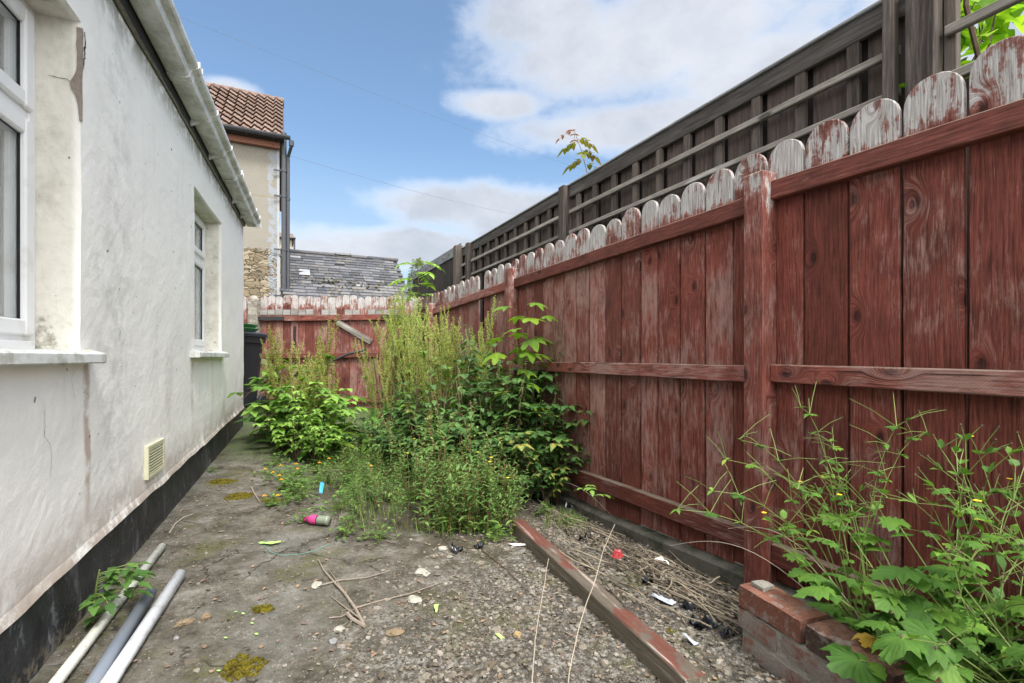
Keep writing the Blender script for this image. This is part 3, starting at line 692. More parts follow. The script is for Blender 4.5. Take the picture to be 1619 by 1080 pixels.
# ------------------------------------------------------------------ tall dark fence behind
DC = 2.45
dk = ffr('close_board_fence', 'tall dark brown board fence with pale rails and grey capping, behind the red pickets', 'fence', DC)
def drail(Y0, z0, Y1, z1, h, th, m, name, y0): return rail(Y0, z0, Y1, z1, h, th, m, name, dk, y0)
posts = [(1.815, .10), (4.06, .09), (6.06, .09)]
drail(1.83, 2.335, 6.35, 2.335, .016, .075, m_cap, 'capping', -.045)
drail(1.83, 2.318, 6.35, 2.318, .095, .022, m_darkx, 'top_rail', -.006)
for a, b_ in ((1.89, 4.0), (4.12, 6.0), (6.12, 6.42)):
    drail(a, 2.112, b_, 2.112, .032, .022, m_greyx, 'rail', .016); drail(a, 1.945, b_, 1.945, .030, .022, m_greyx, 'rail', .016)
    drail(a, 1.2, b_, 1.2, .04, .022, m_greyx, 'rail', .016); drail(a, .5, b_, .5, .04, .022, m_greyx, 'rail', .016)
drail(.5, 2.095, 1.76, 2.095, .036, .022, m_greyx, 'rail', .016); drail(.5, 1.925, 1.76, 1.925, .036, .022, m_greyx, 'rail', .016)
for Y, w in posts:
    b = MB(); b.box(-w/2*.9, w/2*.9, -.02, .075, 0, 2.325, 0, bev=.003); b.build('post', m_dark2, dk, loc=(Y*FL, 0, 0))
b = MB(); b.box(-.02, .02, .04, .078, 0, 2.31, 0, bev=.002); b.build('batten', m_dark2, dk, loc=(1.905*FL, 0, 0))
x = 1.88*FL; k = 0
while x < 6.35*FL:
    w = .148; b = MB(); b.box(0, w, -.034, -.018, 0, 2.30, 0, bev=.002); b.build('board', m_dark, dk, loc=(x, random.uniform(-.004, .004), 0))
    b = MB(); b.box(0, .05, -.012, .012, 0, 2.29, 0, bev=.002)
    if k < 20: b.build('batten', m_dark2, dk, loc=(x+w+.018, random.uniform(-.002, .002), 0))
    bb = MB(); bb.box(0, .16, -.06, -.046, 0, 2.29, 0, bev=.002); bb.build('board', m_black, dk, loc=(x+w-.04, 0, 0))
    x += w+.083; k += 1
b = MB(); b.box(-.018, .018, -.02, .015, 0, 2.30, 0, bev=.002); b.build('batten', m_dark2, dk, loc=(1.755*FL, 0, 0))
x = 1.765*FL
while x > .5:
    b = MB(); b.box(-.15, 0, -.034, -.018, 0, 1.90, 0, bev=.002); b.build('board', m_dark, dk, loc=(x, 0, 0)); x -= .151
bf = ffr('feather_board_fence', 'black board fence with blue grey capping band at the far end of the dark fence', 'fence', DC)
x = 6.38*FL; FE = 8.6*FL
while x < FE:
    b = MB(); b.box(0, .118, -.012, .008, 0, 2.36, 0, M=Matrix.Rotation(R(3), 4, 'Z'), bev=.002); b.build('board', m_black, bf, loc=(x, .0, 0)); x += .11
b = MB(); b.box(0, FE-6.38*FL, 0, .02, 2.27, 2.40, 0, bev=.003); b.build('capping_band', m_blackband, bf, loc=(6.36*FL, .012, 0))
b = MB()
for k in range(8): b.lathe([(.012, 0), (.012, .006), (.004, .009)], 8, Matrix.Translation((6.5*FL+.3*k, .033, 2.33)) @ Matrix.Rotation(R(-90), 4, 'X'))
b.build('bolt_head', m_fascia, bf)
b = MB(); b.box(-.05, .05, 0, .1, 0, 2.36, 0, bev=.004); b.build('post', m_dark2, bf, loc=(6.42*FL-.05, .01, 0))

# ------------------------------------------------------------------ gate and picket fence across the end
GY = 7.35
def gp_(px, py): return ((px-809.5)/F*GY, EYE+(HZ-py)/F*GY)
gf = empty('gate_fence', ((380-809.5)/F*GY, GY, 0), 0, 'red board gate with grey rounded tops and a pale diagonal brace, across the far end', 'gate')
gx0 = gf.location.x; x = gp_(412, 0)[0]; xe = gp_(668, 0)[0]
while x < xe:
    w = .112+random.uniform(-.004, .006); zt = 1.84-.015*sstep(0, 2, x-gx0)+random.uniform(-.02, .02)
    b = picket(w-.006, .06, zt-0, .016)
    pb = b; 
    for k in range(len(pb.v)): pb.v[k] = (w-.006-pb.v[k][0], -pb.v[k][1], pb.v[k][2])
    pb.build('picket', m_gate, gf, loc=(x-gx0, 0, 0)); x += w
x = gp_(377, 0)[0]-.35
while x < gp_(396, 0)[0]-.03:
    b = picket(.105, .1, 1.83, .016); b.v = [(.105-p[0], -p[1], p[2]) for p in b.v]; b.build('picket', m_gate, gf, loc=(x-gx0, .05, 0)); x += .112
def gbar(name, pts, w, th, m, y0=-.03):
    (ax, az_), (bx, bz) = [gp_(*p) for p in pts]; L_ = math.hypot(bx-ax, bz-az_); b = MB(); n_ = 12; vs = []
    b.box(0, L_, -th, 0, -w/2, w/2, 0, bev=.003); o = b.build(name, m, gf, loc=(ax-gx0, y0, az_)); o.rotation_euler = (0, -math.atan2(bz-az_, bx-ax), 0); return o
m_greyband = mat('bare grey strip', grey_wood((.15, .14, .13), (.36, .35, .34), 'x', .2), spec=.2)
m_iron = mat('black iron', flat((.018, .018, .02), .5, 30), rough=.5, spec=.5)
for k in range(18):
    a = gp_(412, 0)[0]+k*.117; 
    if random.random() < .85 and a < xe-.1: b = MB(); b.box(0, .108, -.004, .0, 0, .07+.02*random.random(), 0); b.build('bare_patch', m_greyband, gf, loc=(a-gx0, -.0185, 1.545+.008*nz(k, 1)-.0*k))
gbar('rail', ((384, 508), (396, 508)), .06, .03, m_rail, .03)
gbar('rail', ((411, 504), (655, 501)), .085, .035, m_rail, -.018)
gbar('rail', ((411, 563), (600, 561)), .075, .035, m_rail, -.018)
gbar('rail', ((411, 630), (655, 632)), .08, .035, m_rail, -.018)
gbar('strap_hinge', ((405, 504), (452, 504)), .06, .008, m_iron, -.055)
gbar('strap_hinge', ((604, 501), (655, 500)), .05, .008, m_iron, -.055)
gbar('brace', ((534, 509), (588, 541)), .085, .025, m_greyx, -.022)
gbar('brace', ((416, 568), (446, 592)), .07, .025, m_greyx, -.022)
b = MB(); b.box(-.02, .02, -.03, 0, 0, .62, 0); b.build('slit', m_fascia, gf, loc=(gp_(466, 0)[0]-gx0, .02, .75))
b = MB(); ring_ = [gp_(588, 553), gp_(560, 560), gp_(538, 570), gp_(510, 584), gp_(480, 593)]
bar = MB(); bar.tube([(p[0]-gx0, -.25-.02*i, p[1]) for i, p in enumerate(ring_)], .018, 8); bar.build('metal_bar', m_iron, gf, smooth=True)
def conc_fn(t):
    o = t.obj(); n = t.noise(o, 14, 6, .7); return t.mix(t.sm(n, .38, .66), (.16, .145, .12), (.36, .335, .29)), t.bump(n, .6, .01)
m_conc = mat('weathered concrete', conc_fn, rough=.9)
gpst = MB(); gpst.box(-.072, .072, -.09, .05, -.1, 1.74, 0, bev=.02); gpst.lathe([(.072, 0), (.07, .04), (.05, .08), (.02, .1)], 12, Matrix.Translation((0, -.02, 1.735)))
gq = gpst.build('gate_post', m_conc); gq.location = (gp_(404, 0)[0], GY-.02, 0); tag(gq, 'grey concrete gate post with rounded top beside the wheelie bin', 'post')

# ------------------------------------------------------------------ wheelie bin
m_bin = mat('dark grey bin plastic', flat((.022, .027, .034), .25, 6), rough=.45, spec=.4)
m_lidg = mat('green bin lid plastic', flat((.07, .24, .10), .2, 8), rough=.5)
m_whitep = mat('white paint', flat((.75, .75, .74), .1), rough=.7)
bx, by = (362-809.5)/F*5.85, 5.95
binr = empty('wheelie_bin', (bx, by, gz(bx, by)), R(-6), 'dark grey wheelie bin with white painted marks, behind the house corner', 'wheelie bin')
bb = MB(); H_ = .93
vs = []
for z, hw, hd in ((.06, .19, .20), (.09, .20, .21), (.75, .255, .265), (H_-.08, .262, .275), (H_-.075, .28, .30), (H_, .285, .305)):
    for k in range(16):
        a = 2*math.pi*(k+.5)/16; ca, sa = math.cos(a), math.sin(a); q = .42
        vs.append((hw*math.copysign(abs(ca)**q, ca), hd*math.copysign(abs(sa)**q, sa), z))
bb.add(vs, [(i*16+k, i*16+(k+1) % 16, (i+1)*16+(k+1) % 16, (i+1)*16+k) for i in range(5) for k in range(16)]+[tuple(range(16))[::-1], tuple(range(80, 96))], 0)
bb.build('body', m_bin, binr)
lb = MB(); vs = []
for z, hw, hd in ((H_+.002, .30, .325), (H_+.035, .30, .325), (H_+.055, .27, .30), (H_+.065, .15, .18)):
    for k in range(16):
        a = 2*math.pi*(k+.5)/16; ca, sa = math.cos(a), math.sin(a); q = .42
        vs.append((hw*math.copysign(abs(ca)**q, ca), hd*math.copysign(abs(sa)**q, sa), z))
lb.add(vs, [(i*16+k, i*16+(k+1) % 16, (i+1)*16+(k+1) % 16, (i+1)*16+k) for i in range(3) for k in range(16)]+[tuple(range(48, 64)), tuple(range(16))[::-1]], 0); lb.build('lid', m_bin, binr)
hb = MB(); hb.tube([(-.2, .32, H_-.03), (-.2, .37, H_+.01), (.2, .37, H_+.01), (.2, .32, H_-.03)], .014, 6); hb.build('handle', m_bin, binr)
for sx_ in (-1, 1):
    wh = MB(); wh.lathe([(.02, -.025), (.09, -.025), (.1, -.015), (.1, .015), (.09, .025), (.02, .025)], 20, Matrix.Translation((sx_*.24, .2, .1)) @ Matrix.Rotation(R(90), 4, 'Y')); wh.build('wheel', m_bin, binr)
# white painted marks on the front: a short "8"-like house number above, a tall "2" below
def stroke(name, pts, x0, z0, sc, par, y, th=.006):
    b = MB(); b.tube([(x0+p[0]*sc, y(z0+p[1]*sc), z0+p[1]*sc) for p in pts], th, 5); return b.build(name, m_whitep, par)
yb = lambda z: -.213-.065*(z-.09)/.66
stroke('painted_number', [(0, 0), (0, 1)], .165, .63, .075, binr, yb, .005); 
stroke('painted_number', [(0, 0), (.5, 0), (.5, .5), (0, .5), (0, 1), (.5, 1), (.5, .5)], .195, .63, .075, binr, yb, .005)
stroke('painted_number', [(0, .8), (.15, 1), (.38, 1), (.5, .8), (.42, .5), (0, 0), (.55, 0)], .15, .30, .12, binr, yb, .005)
tray = MB(); vs = []
for k_, (z, hw) in enumerate(((0, .20), (.035, .235), (.042, .235), (.006, .19))): 
    for k in range(12):
        a = 2*math.pi*(k+.5)/12; ca, sa = math.cos(a), math.sin(a); vs.append((hw*math.copysign(abs(ca)**.4, ca), hw*math.copysign(abs(sa)**.4, sa), z))
tray.add(vs, [(i*12+k, i*12+(k+1) % 12, (i+1)*12+(k+1) % 12, (i+1)*12+k) for i in range(3) for k in range(12)]+[tuple(range(12))[::-1], tuple(range(36, 48))], 0)
for k, (dz, rz) in enumerate(((0, .02), (.045, .12))):
    o = tray.build('plastic_tray', m_lidg, loc=(bx+.01, by-.02, binr.location.z+H_+.066+dz)); o.rotation_euler = (0, 0, rz)
    tag(o, 'green plastic tray lying directly on the dark wheelie bin lid' if k == 0 else 'green plastic tray topmost of the two on the wheelie bin', 'tray', 'green trays on the bin')
cl = MB(); cl.box(-.13, .13, -.1, .1, 0, .05, 0, bev=.015); cl.box(-.1, .1, -.08, .08, .05, .075, 0, bev=.01)
o = cl.build('plastic_crate', m_bin, loc=PX(416, 6.3, z=gz(-3.2, 6.3)+.05)); tag(o, 'flat black plastic crate on the ground between the bin and the gate', 'crate')

# ------------------------------------------------------------------ buildings beyond the gate
PD = V(-.9012, -.4335, 0)     # along the house fronts, to the left and towards us
PB = V(-.4335, .9012, 0)      # away from us
m_pan = mat('clay pantile', lambda t: (t.mix(t.m('MULTIPLY', t.sm(t.noise(t.obj(), 9, 5, .65), .52, .68), .6), t.mix(t.attr(), (.125, .078, .062), (.215, .145, .118)), (.13, .11, .085)), t.bump(t.noise(t.obj(), 70, 4), .4, .01)), rough=.85)
def stonewall(t):
    o = t.obj(); x, y, z = t.sep(o)[:3]; n1 = t.noise(o, 1.3, 6, .6); n2 = t.noise(o, 7, 6, .7); f = t.noise(o, 45, 4, .7)
    rend = t.mix(n1, (.20, .185, .155), (.285, .268, .235)); rend = t.mix(t.m('MULTIPLY', t.sm(n2, .5, .7), .35), rend, (.24, .215, .175))
    w = t.vm('ADD', t.vm('MULTIPLY', o, (1.6, 1.6, 5.2)), t.vm('MULTIPLY', t.noise(o, 2.5, 3, .6, 0, 'Color'), (1.2, 1.2, 2.4)))
    cd = t.vor(w, 3.0, 'DISTANCE_TO_EDGE'); cc = t.sep(t.vor(w, 3.0, 'F1', 'Color'))[0]
    st = t.ramp(cc, [(0, (.12, .095, .06)), (.5, (.26, .20, .125)), (1, (.38, .32, .23))]); st = t.mix(t.m('MULTIPLY', n2, .5), st, (.17, .15, .12))
    st = t.mix(t.sm(cd, .05, .012), st, (.055, .045, .032))
    low_ = t.sm(t.m('ADD', z, t.m('MULTIPLY', n2, .35)), 3.42, 3.36); c = t.mix(low_, rend, st)
    c = t.mix(t.m('MULTIPLY', t.sm(t.m('ADD', x, t.m('MULTIPLY', n2, .3)), -.07, -.02), t.sm(n2, .42, .52)), c, (.27, .29, .32))
    c = t.mix(t.sm(t.m('ABSOLUTE', t.m('SUBTRACT', z, t.m('MULTIPLY_ADD', n2, .05, 4.33))), .02, .005), c, (.24, .2, .14))
    h = t.m('ADD', f, t.m('MULTIPLY', t.m('MULTIPLY', t.sm(cd, 0, .12), low_), 2)); return c, t.bump(h, .7, .02)
m_stone = mat('beige render over rubble stone', stonewall, rough=.9)
m_whitew = mat('white quoin', flat((.36, .37, .39), .2), rough=.8)
m_soff = mat('brown fascia', flat((.20, .085, .055), .25), rough=.6)
m_pipe = mat('black plastic pipe', flat((.045, .048, .058), .2), rough=.4, spec=.45)
bp = PX(441, 10.5, z=0)
bh = empty('stone_house', bp, math.atan2(.4335, .9012), 'tall beige rendered stone house with orange pantile roof and black drainpipe, beyond the gate', 'house')
# frame: x along the front (right = +), y away from us, right corner at x=0
EV = 5.52
b = MB(); b.box(-5, 0, 0, 5.2, -.5, EV, 0, bev=.004)
b.add([(-.002, .01, EV-.01), (-.002, 5.19, EV-.01), (-.002, 2.6, EV+2.05)], [(0, 1, 2)], 0); b.build('wall', m_stone, bh)
b = MB(); b.box(-.035, .012, -.012, .2, -.4, EV-.1, 0, bev=.004); b.build('corner_render', m_whitew, bh)
b = MB(); b.box(-5, .02, -.12, .0, EV-.13, EV+.03, 0, bev=.004); b.build('fascia', m_soff, bh)
b = MB(); TP = .20; nr = 10; pr = R(38); Mr = Matrix.Translation((0, -.30, EV+.02)) @ Matrix.Rotation(pr, 4, 'X')
for side in (0, 1):
    Mx = Mr if side == 0 else Matrix.Translation((0, 5.5, EV+.02)) @ Matrix.Rotation(R(180), 4, 'Z') @ Matrix.Rotation(pr, 4, 'X') @ Matrix.Scale(-1, 4, (1, 0, 0))
    for r_ in range(nr):
        for c_ in range(25):
            vs = []; x0 = .10-(c_+1)*TP; vv = random.random()
            for i in range(9):
                u = i/8; xx = x0+u*TP*1.0; h = .030*math.sin(2*math.pi*u)+.012*math.sin(4*math.pi*u)
                for (yy, zz) in ((r_*.345-.0, .075), (r_*.345, .060), (r_*.345+.40, .022)): vs.append(Mx @ V(xx, yy+random.uniform(-.002, .002), h+zz))
            b.add([p for p in vs], [(i*3+k, (i+1)*3+k, (i+1)*3+k+1, i*3+k+1) for i in range(8) for k in (0, 1)], vv)
rr_ = b.build('pantile_roof', m_pan, bh)
b = MB(); rz_ = EV+.02+.345*nr*math.sin(pr)+.06
for i in range(17): b.lathe([(.12, 0), (.125, .0), (.118, .31), (.0, .31)], 10, Matrix.Translation((.12-i*.30, 2.6, rz_-.05)) @ Matrix.Rotation(R(-90), 4, 'Y'), cap=False)
b.build('ridge_tiles', m_pan, rr_)
b = MB(); b.box(-5, .10, -.29, 2.62, EV+.0, EV+.01, 0, M=None); b.build('soffit', m_fascia, bh)
b = MB(); vs = []
n_ = 9
for xx in (-5, .22):
    for k in range(n_): a = math.pi*k/(n_-1); vs.append((xx, -.33-.065*math.cos(a), EV+.07-.07*math.sin(a)))
b.add(vs, [(k, k+1, n_+k+1, n_+k) for k in range(n_-1)]+[tuple(range(n_)), tuple(range(n_, 2*n_))], 0)
for xx in (-1.8, -1.2, -.6, -.1): b.tube([(xx, -.27, EV+.0), (xx, -.34, EV-.012), (xx, -.40, EV+.03), (xx, -.41, EV+.08)], .012, 5)
b.build('gutter', m_pipe, bh)
b = MB(); b.lathe([(.052, .0), (.052, EV+.52), (.04, EV+.53)], 14, Matrix.Translation((.10, -.10, -.3))); 
for z in (4.35, 3.2, 2.2, 4.9): b.lathe([(.064, z), (.064, z+.06)], 14, Matrix.Translation((.10, -.10, 0))); b.box(-.1, .1, -.1, -.07, z+.01, z+.04, 0)
b.build('soil_pipe', m_pipe, bh, smooth=False)
b = MB(); b.tube([(.24, -.33, EV+.0), (.24, -.33, EV-.12), (.18, -.12, EV-.28), (.18, -.10, EV-.4), (.18, -.10, 0)], .034, 10)
for z in (4.3, 3.2, 2.15): b.lathe([(.042, z), (.042, z+.06)], 12, Matrix.Translation((.18, -.10, 0)))
b.lathe([(.05, 0), (.05, .1)], 12, Matrix.Translation((.24, -.33, EV-.12))); b.build('downpipe', m_pipe, bh)

def slate_fn(t):
    o = t.obj(); n1 = t.noise(o, 1.5, 5, .6); n2 = t.noise(o, 9, 6, .7); v = t.attr()
    c = t.ramp(v, [(0, (.05, .053, .064)), (.55, (.105, .108, .122)), (.85, (.155, .155, .165)), (1, (.25, .26, .275))])
    c = t.mix(t.m('MULTIPLY', t.sm(n2, .48, .62), t.sm(n1, .40, .56)), c, (.155, .14, .115))
    x, y, z = t.sep(o)[:3]
    mz = t.m('MULTIPLY', t.sm(t.m('ABSOLUTE', t.m('SUBTRACT', z, 2.80)), .28, .1), t.sm(n2, .54, .6))
    c = t.mix(t.m('MULTIPLY', mz, .9), c, (.05, .045, .028)); return c, t.bump(n2, .5, .02)
m_slate = mat('old slate', slate_fn, rough=.75, spec=.3)
ridge = V(-3.10, 13, 3.52)
so = empty('slate_roofed_outbuilding', (ridge.x, ridge.y, 0), math.atan2(.4335, .9012), 'low building with an old grey slate roof patched with moss, beyond the gate', 'building')
# frame: x right along the ridge (ends at 0), y away; slope falls towards -y
b = MB(); sp_ = R(37); Ms = Matrix.Translation((0, 0, 3.52)) @ Matrix.Rotation(sp_, 4, 'X')
rh = .135
for r_ in range(30):
    x = .0-(.12 if r_ % 2 else 0)+.0
    yy = -(r_+1)*rh
    while x > -2.62:
        w = random.uniform(.20, .27); dz = random.uniform(0, .006); sk = random.uniform(-.012, .012); v = random.random()**1.3*(.82 if r_ < 17 else .5); 
        if random.random() < .02: v = 1
        miss = random.random() < .012
        if not miss:
            z1, z0 = .020+dz, .004
            vs = [Ms @ V(x, yy+sk, z1), Ms @ V(x-w+.006, yy+sk*.4, z1+random.uniform(0, .004)), Ms @ V(x-w+.006, yy+rh*1.25, z0), Ms @ V(x, yy+rh*1.25, z0), Ms @ V(x, yy+sk, 0), Ms @ V(x-w+.006, yy+sk*.4, 0)]
            b.add(vs, [(0, 3, 2, 1), (0, 1, 5, 4)], v)
        x -= w
sr = b.build('slate_roof', m_slate, so)
b = MB(); b.add([Ms @ V(-.02, 0, 0), Ms @ V(-2.82, 0, 0), Ms @ V(-2.82, -4.1, 0), Ms @ V(-.02, -4.1, 0)], [(0, 1, 2, 3)], 0)
b.add([V(-.02, 0, 3.52), V(-2.8, 0, 3.52), V(-2.8, 3.2, 1.1), V(-.02, 3.2, 1.1)], [(0, 1, 2, 3)], 0); b.build('roof_deck', m_fascia, so)
b = MB(); b.add([V(-.05, -3.1, -.3), V(-.05, 3.1, -.3), V(-.05, 3.1, 1.15), V(-.05, 0, 3.49), V(-.05, -3.1, 1.16)], [(0, 1, 2, 3, 4)], 0)
b.add([V(-.05, -3.1, -.3), V(-.05, -3.1, 1.15), V(-2.8, -3.1, 1.15), V(-2.8, -3.1, -.3)], [(0, 1, 2, 3)], 0); b.build('wall', m_stone, so)
b = MB(); x = .02; k = 0
while x > -2.7:
    w = .40; up = .028 if k in (3, 7) else 0; b.box(x-w+.006, x, -.12, .02, 3.47+up, 3.535+up, M=Matrix.Rotation(R(0), 4, 'X'), bev=.01); x -= w; k += 1
b.build('ridge_tiles', m_slate, sr)
m_moss = mat('dark moss', lambda t: (t.mix(t.sm(t.noise(t.obj(), 40, 5, .7), .35, .65), (.018, .02, .008), (.11, .105, .04)), t.bump(t.noise(t.obj(), 60, 5), .8, .02)), rough=1)
b = MB()
for k in range(70):
    r_ = random.random(); p = Ms @ V(-2.3+random.gauss(0, .22), -2.65+random.gauss(0, .10), .03); s_ = random.uniform(.02, .05); b.lathe([(s_, 0), (s_*.9, s_*.5), (s_*.4, s_*.9)], 6, Matrix.Translation(p))
for k in range(60):
    p = Ms @ V(-1.5+random.gauss(0, .5), -1.55+random.gauss(0, .13), .03); s_ = random.uniform(.012, .03); b.lathe([(s_, 0), (s_*.9, s_*.5), (s_*.4, s_*.9)], 6, Matrix.Translation(p))
b.build('roof_moss', m_moss, so)
b = MB()
for k in range(3): b.add([Ms @ q for q in (V(-2.42+.1*(k == 1), -1.0-.09*k, .036), V(-2.2, -1.0-.09*k, .036), V(-2.2, -1.08-.09*k, .034), V(-2.44, -1.08-.09*k, .034))], [(0, 1, 2, 3)], 0)
b.build('pale_slate_patch', mat('pale slate', flat((.30, .31, .33), .2)), so)
# tiny far house
tiny = empty('distant_house', PX(455, 40, z=0), .43, 'tiny distant beige house end with brown roof, above the slate roof', 'house')
tx = 0; w2 = 12.5/F*40*.5
b = MB(); b.box(-2.5, .33, 0, 4, 0, EYE+(HZ-378)/F*40, 0); b.build('wall', mat('far beige wall', flat((.38, .34, .27))), tiny)
b = MB(); ez = EYE+(HZ-377)/F*40; b.add([(-2.6, -.3, ez), (.5, -.3, ez), (.4, 1.4, ez+.75), (-2.6, 1.4, ez+.75), (.4, 3.3, ez), (-2.6, 3.3, ez)], [(0, 1, 2, 3), (2, 3, 5, 4), (1, 2, 4)], 0); b.build('roof', mat('far brown roof', flat((.14, .10, .08))), tiny)
b = MB(); b.tube([(-2.6, -.35, ez), (.60, -.35, ez)], .09, 6); b.tube([(.50, -.25, ez), (.45, -.15, 0)], .08, 6); b.build('gutter', m_pipe, tiny)
# overhead wires
m_wire = mat('wire', flat((.14, .15, .17)), rough=.6)
for (p0, p1, sag, lb) in ((PX(120, 9, -40), PX(960, 22, 281), .15, 'thin dark wire from the upper left down to behind the dark fence'), (bp+V(.15, 0, 5.3), PX(900, 26, 350), .25, 'thin dark wire from the stone house eave to behind the dark fence')):
    b = MB(); b.tube([p0+(p1-p0)*(k/24)-V(0, 0, sag*4*(k/24)*(1-k/24)) for k in range(25)],   .0032, 5); tag(b.build('overhead_wire', m_wire), lb, 'wire')

# ------------------------------------------------------------------ brick planter wall
def brick_fn(t):
    o = t.obj(); n1 = t.noise(o, 12, 6, .7); f = t.noise(o, 90, 5, .7); v = t.attr(); nn = t.sep(t.nrm())[2]
    c = t.ramp(v, [(0, (.06, .04, .036)), (.35, (.15, .07, .052)), (.7, (.22, .09, .062)), (1, (.18, .13, .115))])
    c = t.mix(t.m('MULTIPLY', t.sm(n1, .48, .64), .55), c, (.10, .075, .062)); c = t.mix(t.m('MULTIPLY', t.sm(f, .55, .7), .5), c, (.42, .24, .18))
    c = t.mix(t.m('MULTIPLY', t.sm(nn, .6, .9), t.m('MULTIPLY', t.sm(n1, .35, .6), .5)), c, (.40, .20, .14))
    c = t.mix(t.m('MULTIPLY', t.sm(t.noise(o, 20, 5, .7), .54, .62), .6), c, (.30, .275, .25))
    c = t.mix(t.m('MULTIPLY', t.sm(t.sep(o)[2], .115, .10), t.sm(n1, .38, .56)), c, (.27, .235, .21))
    return c, t.bump(t.m('ADD', f, n1), .9, .008)
m_brick = mat('worn red brick', brick_fn, rough=.9, spec=.2)
m_mortar = mat('rough mortar', lambda t: (t.mix(t.noise(t.obj(), 30, 6, .7), (.15, .135, .115), (.44, .42, .37)), t.bump(t.noise(t.obj(), 60, 5, .7), .9, .01)), rough=.95)
bw0, bwd = V(.712, 1.53, 0), V(.316, -.949, 0)
bwl = empty('brick_planter_wall', (bw0.x, bw0.y, 0), math.atan2(bwd.y, bwd.x), 'low crumbling red brick planter wall holding leafy plants, bottom right', 'wall')
def rough_box(b, x0, x1, y0, y1, z0, z1, var, amp=.003, st=.022):
    nx_, ny_, nz_ = max(1, int((x1-x0)/st)), max(1, int((y1-y0)/st)), max(1, int((z1-z0)/st)); bl = .006
    def grid(fn, nu, nv, flip):
        vs = []; 
        for i in range(nu+1):
            for j in range(nv+1):
                p = V(*fn(i/nu, j/nv)); c_ = V((x0+x1)/2, (y0+y1)/2, (z0+z1)/2); h = V((x1-x0)/2, (y1-y0)/2, (z1-z0)/2)
                q = V(*[c_[a]+max(-h[a]+bl, min(h[a]-bl, p[a]-c_[a])) for a in range(3)]); d_ = p-q
                p = q+d_.normalized()*bl if d_.length > 1e-6 else p
                nn = noise.noise_vector(p*28+V(var*90, 0, 0))*amp+noise.noise_vector(p*90)*amp*.4; vs.append(p+nn)
        fs = [(i*(nv+1)+j, (i+1)*(nv+1)+j, (i+1)*(nv+1)+j+1, i*(nv+1)+j+1) for i in range(nu) for j in range(nv)]
        b.add(vs, [f[::-1] for f in fs] if flip else fs, var)
    L = lambda a, b_, u: a+(b_-a)*u
    grid(lambda u, v: (L(x0, x1, u), L(y0, y1, v), z1), nx_, ny_, False); grid(lambda u, v: (L(x0, x1, u), L(y0, y1, v), z0), nx_, ny_, True)
    grid(lambda u, v: (L(x0, x1, u), y0, L(z0, z1, v)), nx_, nz_, False); grid(lambda u, v: (L(x0, x1, u), y1, L(z0, z1, v)), nx_, nz_, True)
    grid(lambda u, v: (x0, L(y0, y1, u), L(z0, z1, v)), ny_, nz_, True); grid(lambda u, v: (x1, L(y0, y1, u), L(z0, z1, v)), ny_, nz_, False)
mo = MB(); rough_box(mo, .012, 1.3, .006, .095, -.1, .115, .3, .006); mo.build('mortar', m_mortar, bwl, smooth=True)
for cr_, (z0, z1, off) in enumerate(((-.09, -.03, .1), (-.02, .040, .02), (.050, .110, -.08), (.118, .186, 0))):
    x = off
    k = 0
    while x < 1.25:
        b = MB(); vv = random.random()
        if cr_ == 3: vv = (.62, .05, .3, .5, .2, .6)[k % 6]
        a0 = max(x, 0); 
        if x+.225 > .03: rough_box(b, a0, x+.226, random.uniform(-.004, .003)+.0, .104, z0, z1-random.uniform(0, .006), vv, .004); b.build('brick', m_brick, bwl, smooth=True)
        x += .238; k += 1
b = MB(); rough_box(b, .02, .07, .03, .08, .184, .2, .2, .006); b.build('mortar_lump', m_mortar, bwl, smooth=True)
# planter soil
b = MB(); vs = []; n_ = 24
for i in range(n_+1):
    for j in range(9):
        Y = .2+1.45*i/n_; xl = bw0.x+bwd.x/bwd.y*(Y-bw0.y)+.09; xr = FC-FB*Y-.02
        vs.append((xl+(xr-xl)*j/8, Y, .09-.06*sstep(1.4, 1.65, Y)+.015*nz(xl*9+j, Y*9)))
b.add(vs, [(i*9+j, i*9+j+1, (i+1)*9+j+1, (i+1)*9+j) for i in range(n_) for j in range(8)], 0)
m_soil = mat('dark soil', lambda t: (t.mix(t.noise(t.pos(), 60, 6, .7), (.012, .009, .007), (.10, .08, .055)), t.bump(t.noise(t.pos(), 70, 6, .7), 1, .02)), rough=1)
tag(b.build('planter_soil', m_soil, smooth=True), 'dark soil behind the brick wall', kind='structure')

# ------------------------------------------------------------------ pipes, beam, litter
def ground_pipe(px0, py0, px1, py1, r, m, lb):
    a = G(px0, py0, r+.004); b_ = G(px1, py1, r+.004); d_ = (b_-a); e_ = a+d_*1.9; e_.z = gz(e_.x, e_.y)+r+.004
    dd = (e_-a).normalized(); L_ = (e_-a).length; Mq = Matrix.Translation(a) @ dd.to_track_quat('Z', 'Y').to_matrix().to_4x4()
    b = MB(); b.lathe([(r*.86, .03), (r*.86, .0), (r, 0), (r, L_), (r*.86, L_), (r*.86, L_-.03)], 24, Mq, cap=True)
    o = b.build('plastic_pipe', m, smooth=False)
    for p in o.data.polygons: p.use_smooth = len(p.vertices) == 4
    tag(o, lb, 'pipe', 'plastic pipes lying by the house')
def pipe_m(name, c, r=.35): return mat(name, lambda t: (t.mix(t.m('MULTIPLY', t.sm(t.noise(t.pos(), 22, 6, .75), .50, .66), .6), c, (.27, .24, .19)), None), rough=r, spec=.45)
ground_pipe(256, 864, 88, 1080, .0155, pipe_m('cream pipe', (.68, .68, .61), .5), 'long cream plastic pipe lying against the plinth, leftmost of the three')
ground_pipe(238, 936, 148, 1080, .019, pipe_m('grey pipe', (.20, .23, .28)), 'dark grey plastic pipe lying between the cream and white ones')
ground_pipe(285, 908, 172, 1080, .0195, pipe_m('white pipe', (.72, .74, .78), .3), 'thick white plastic pipe lying on the concrete, rightmost of the three')
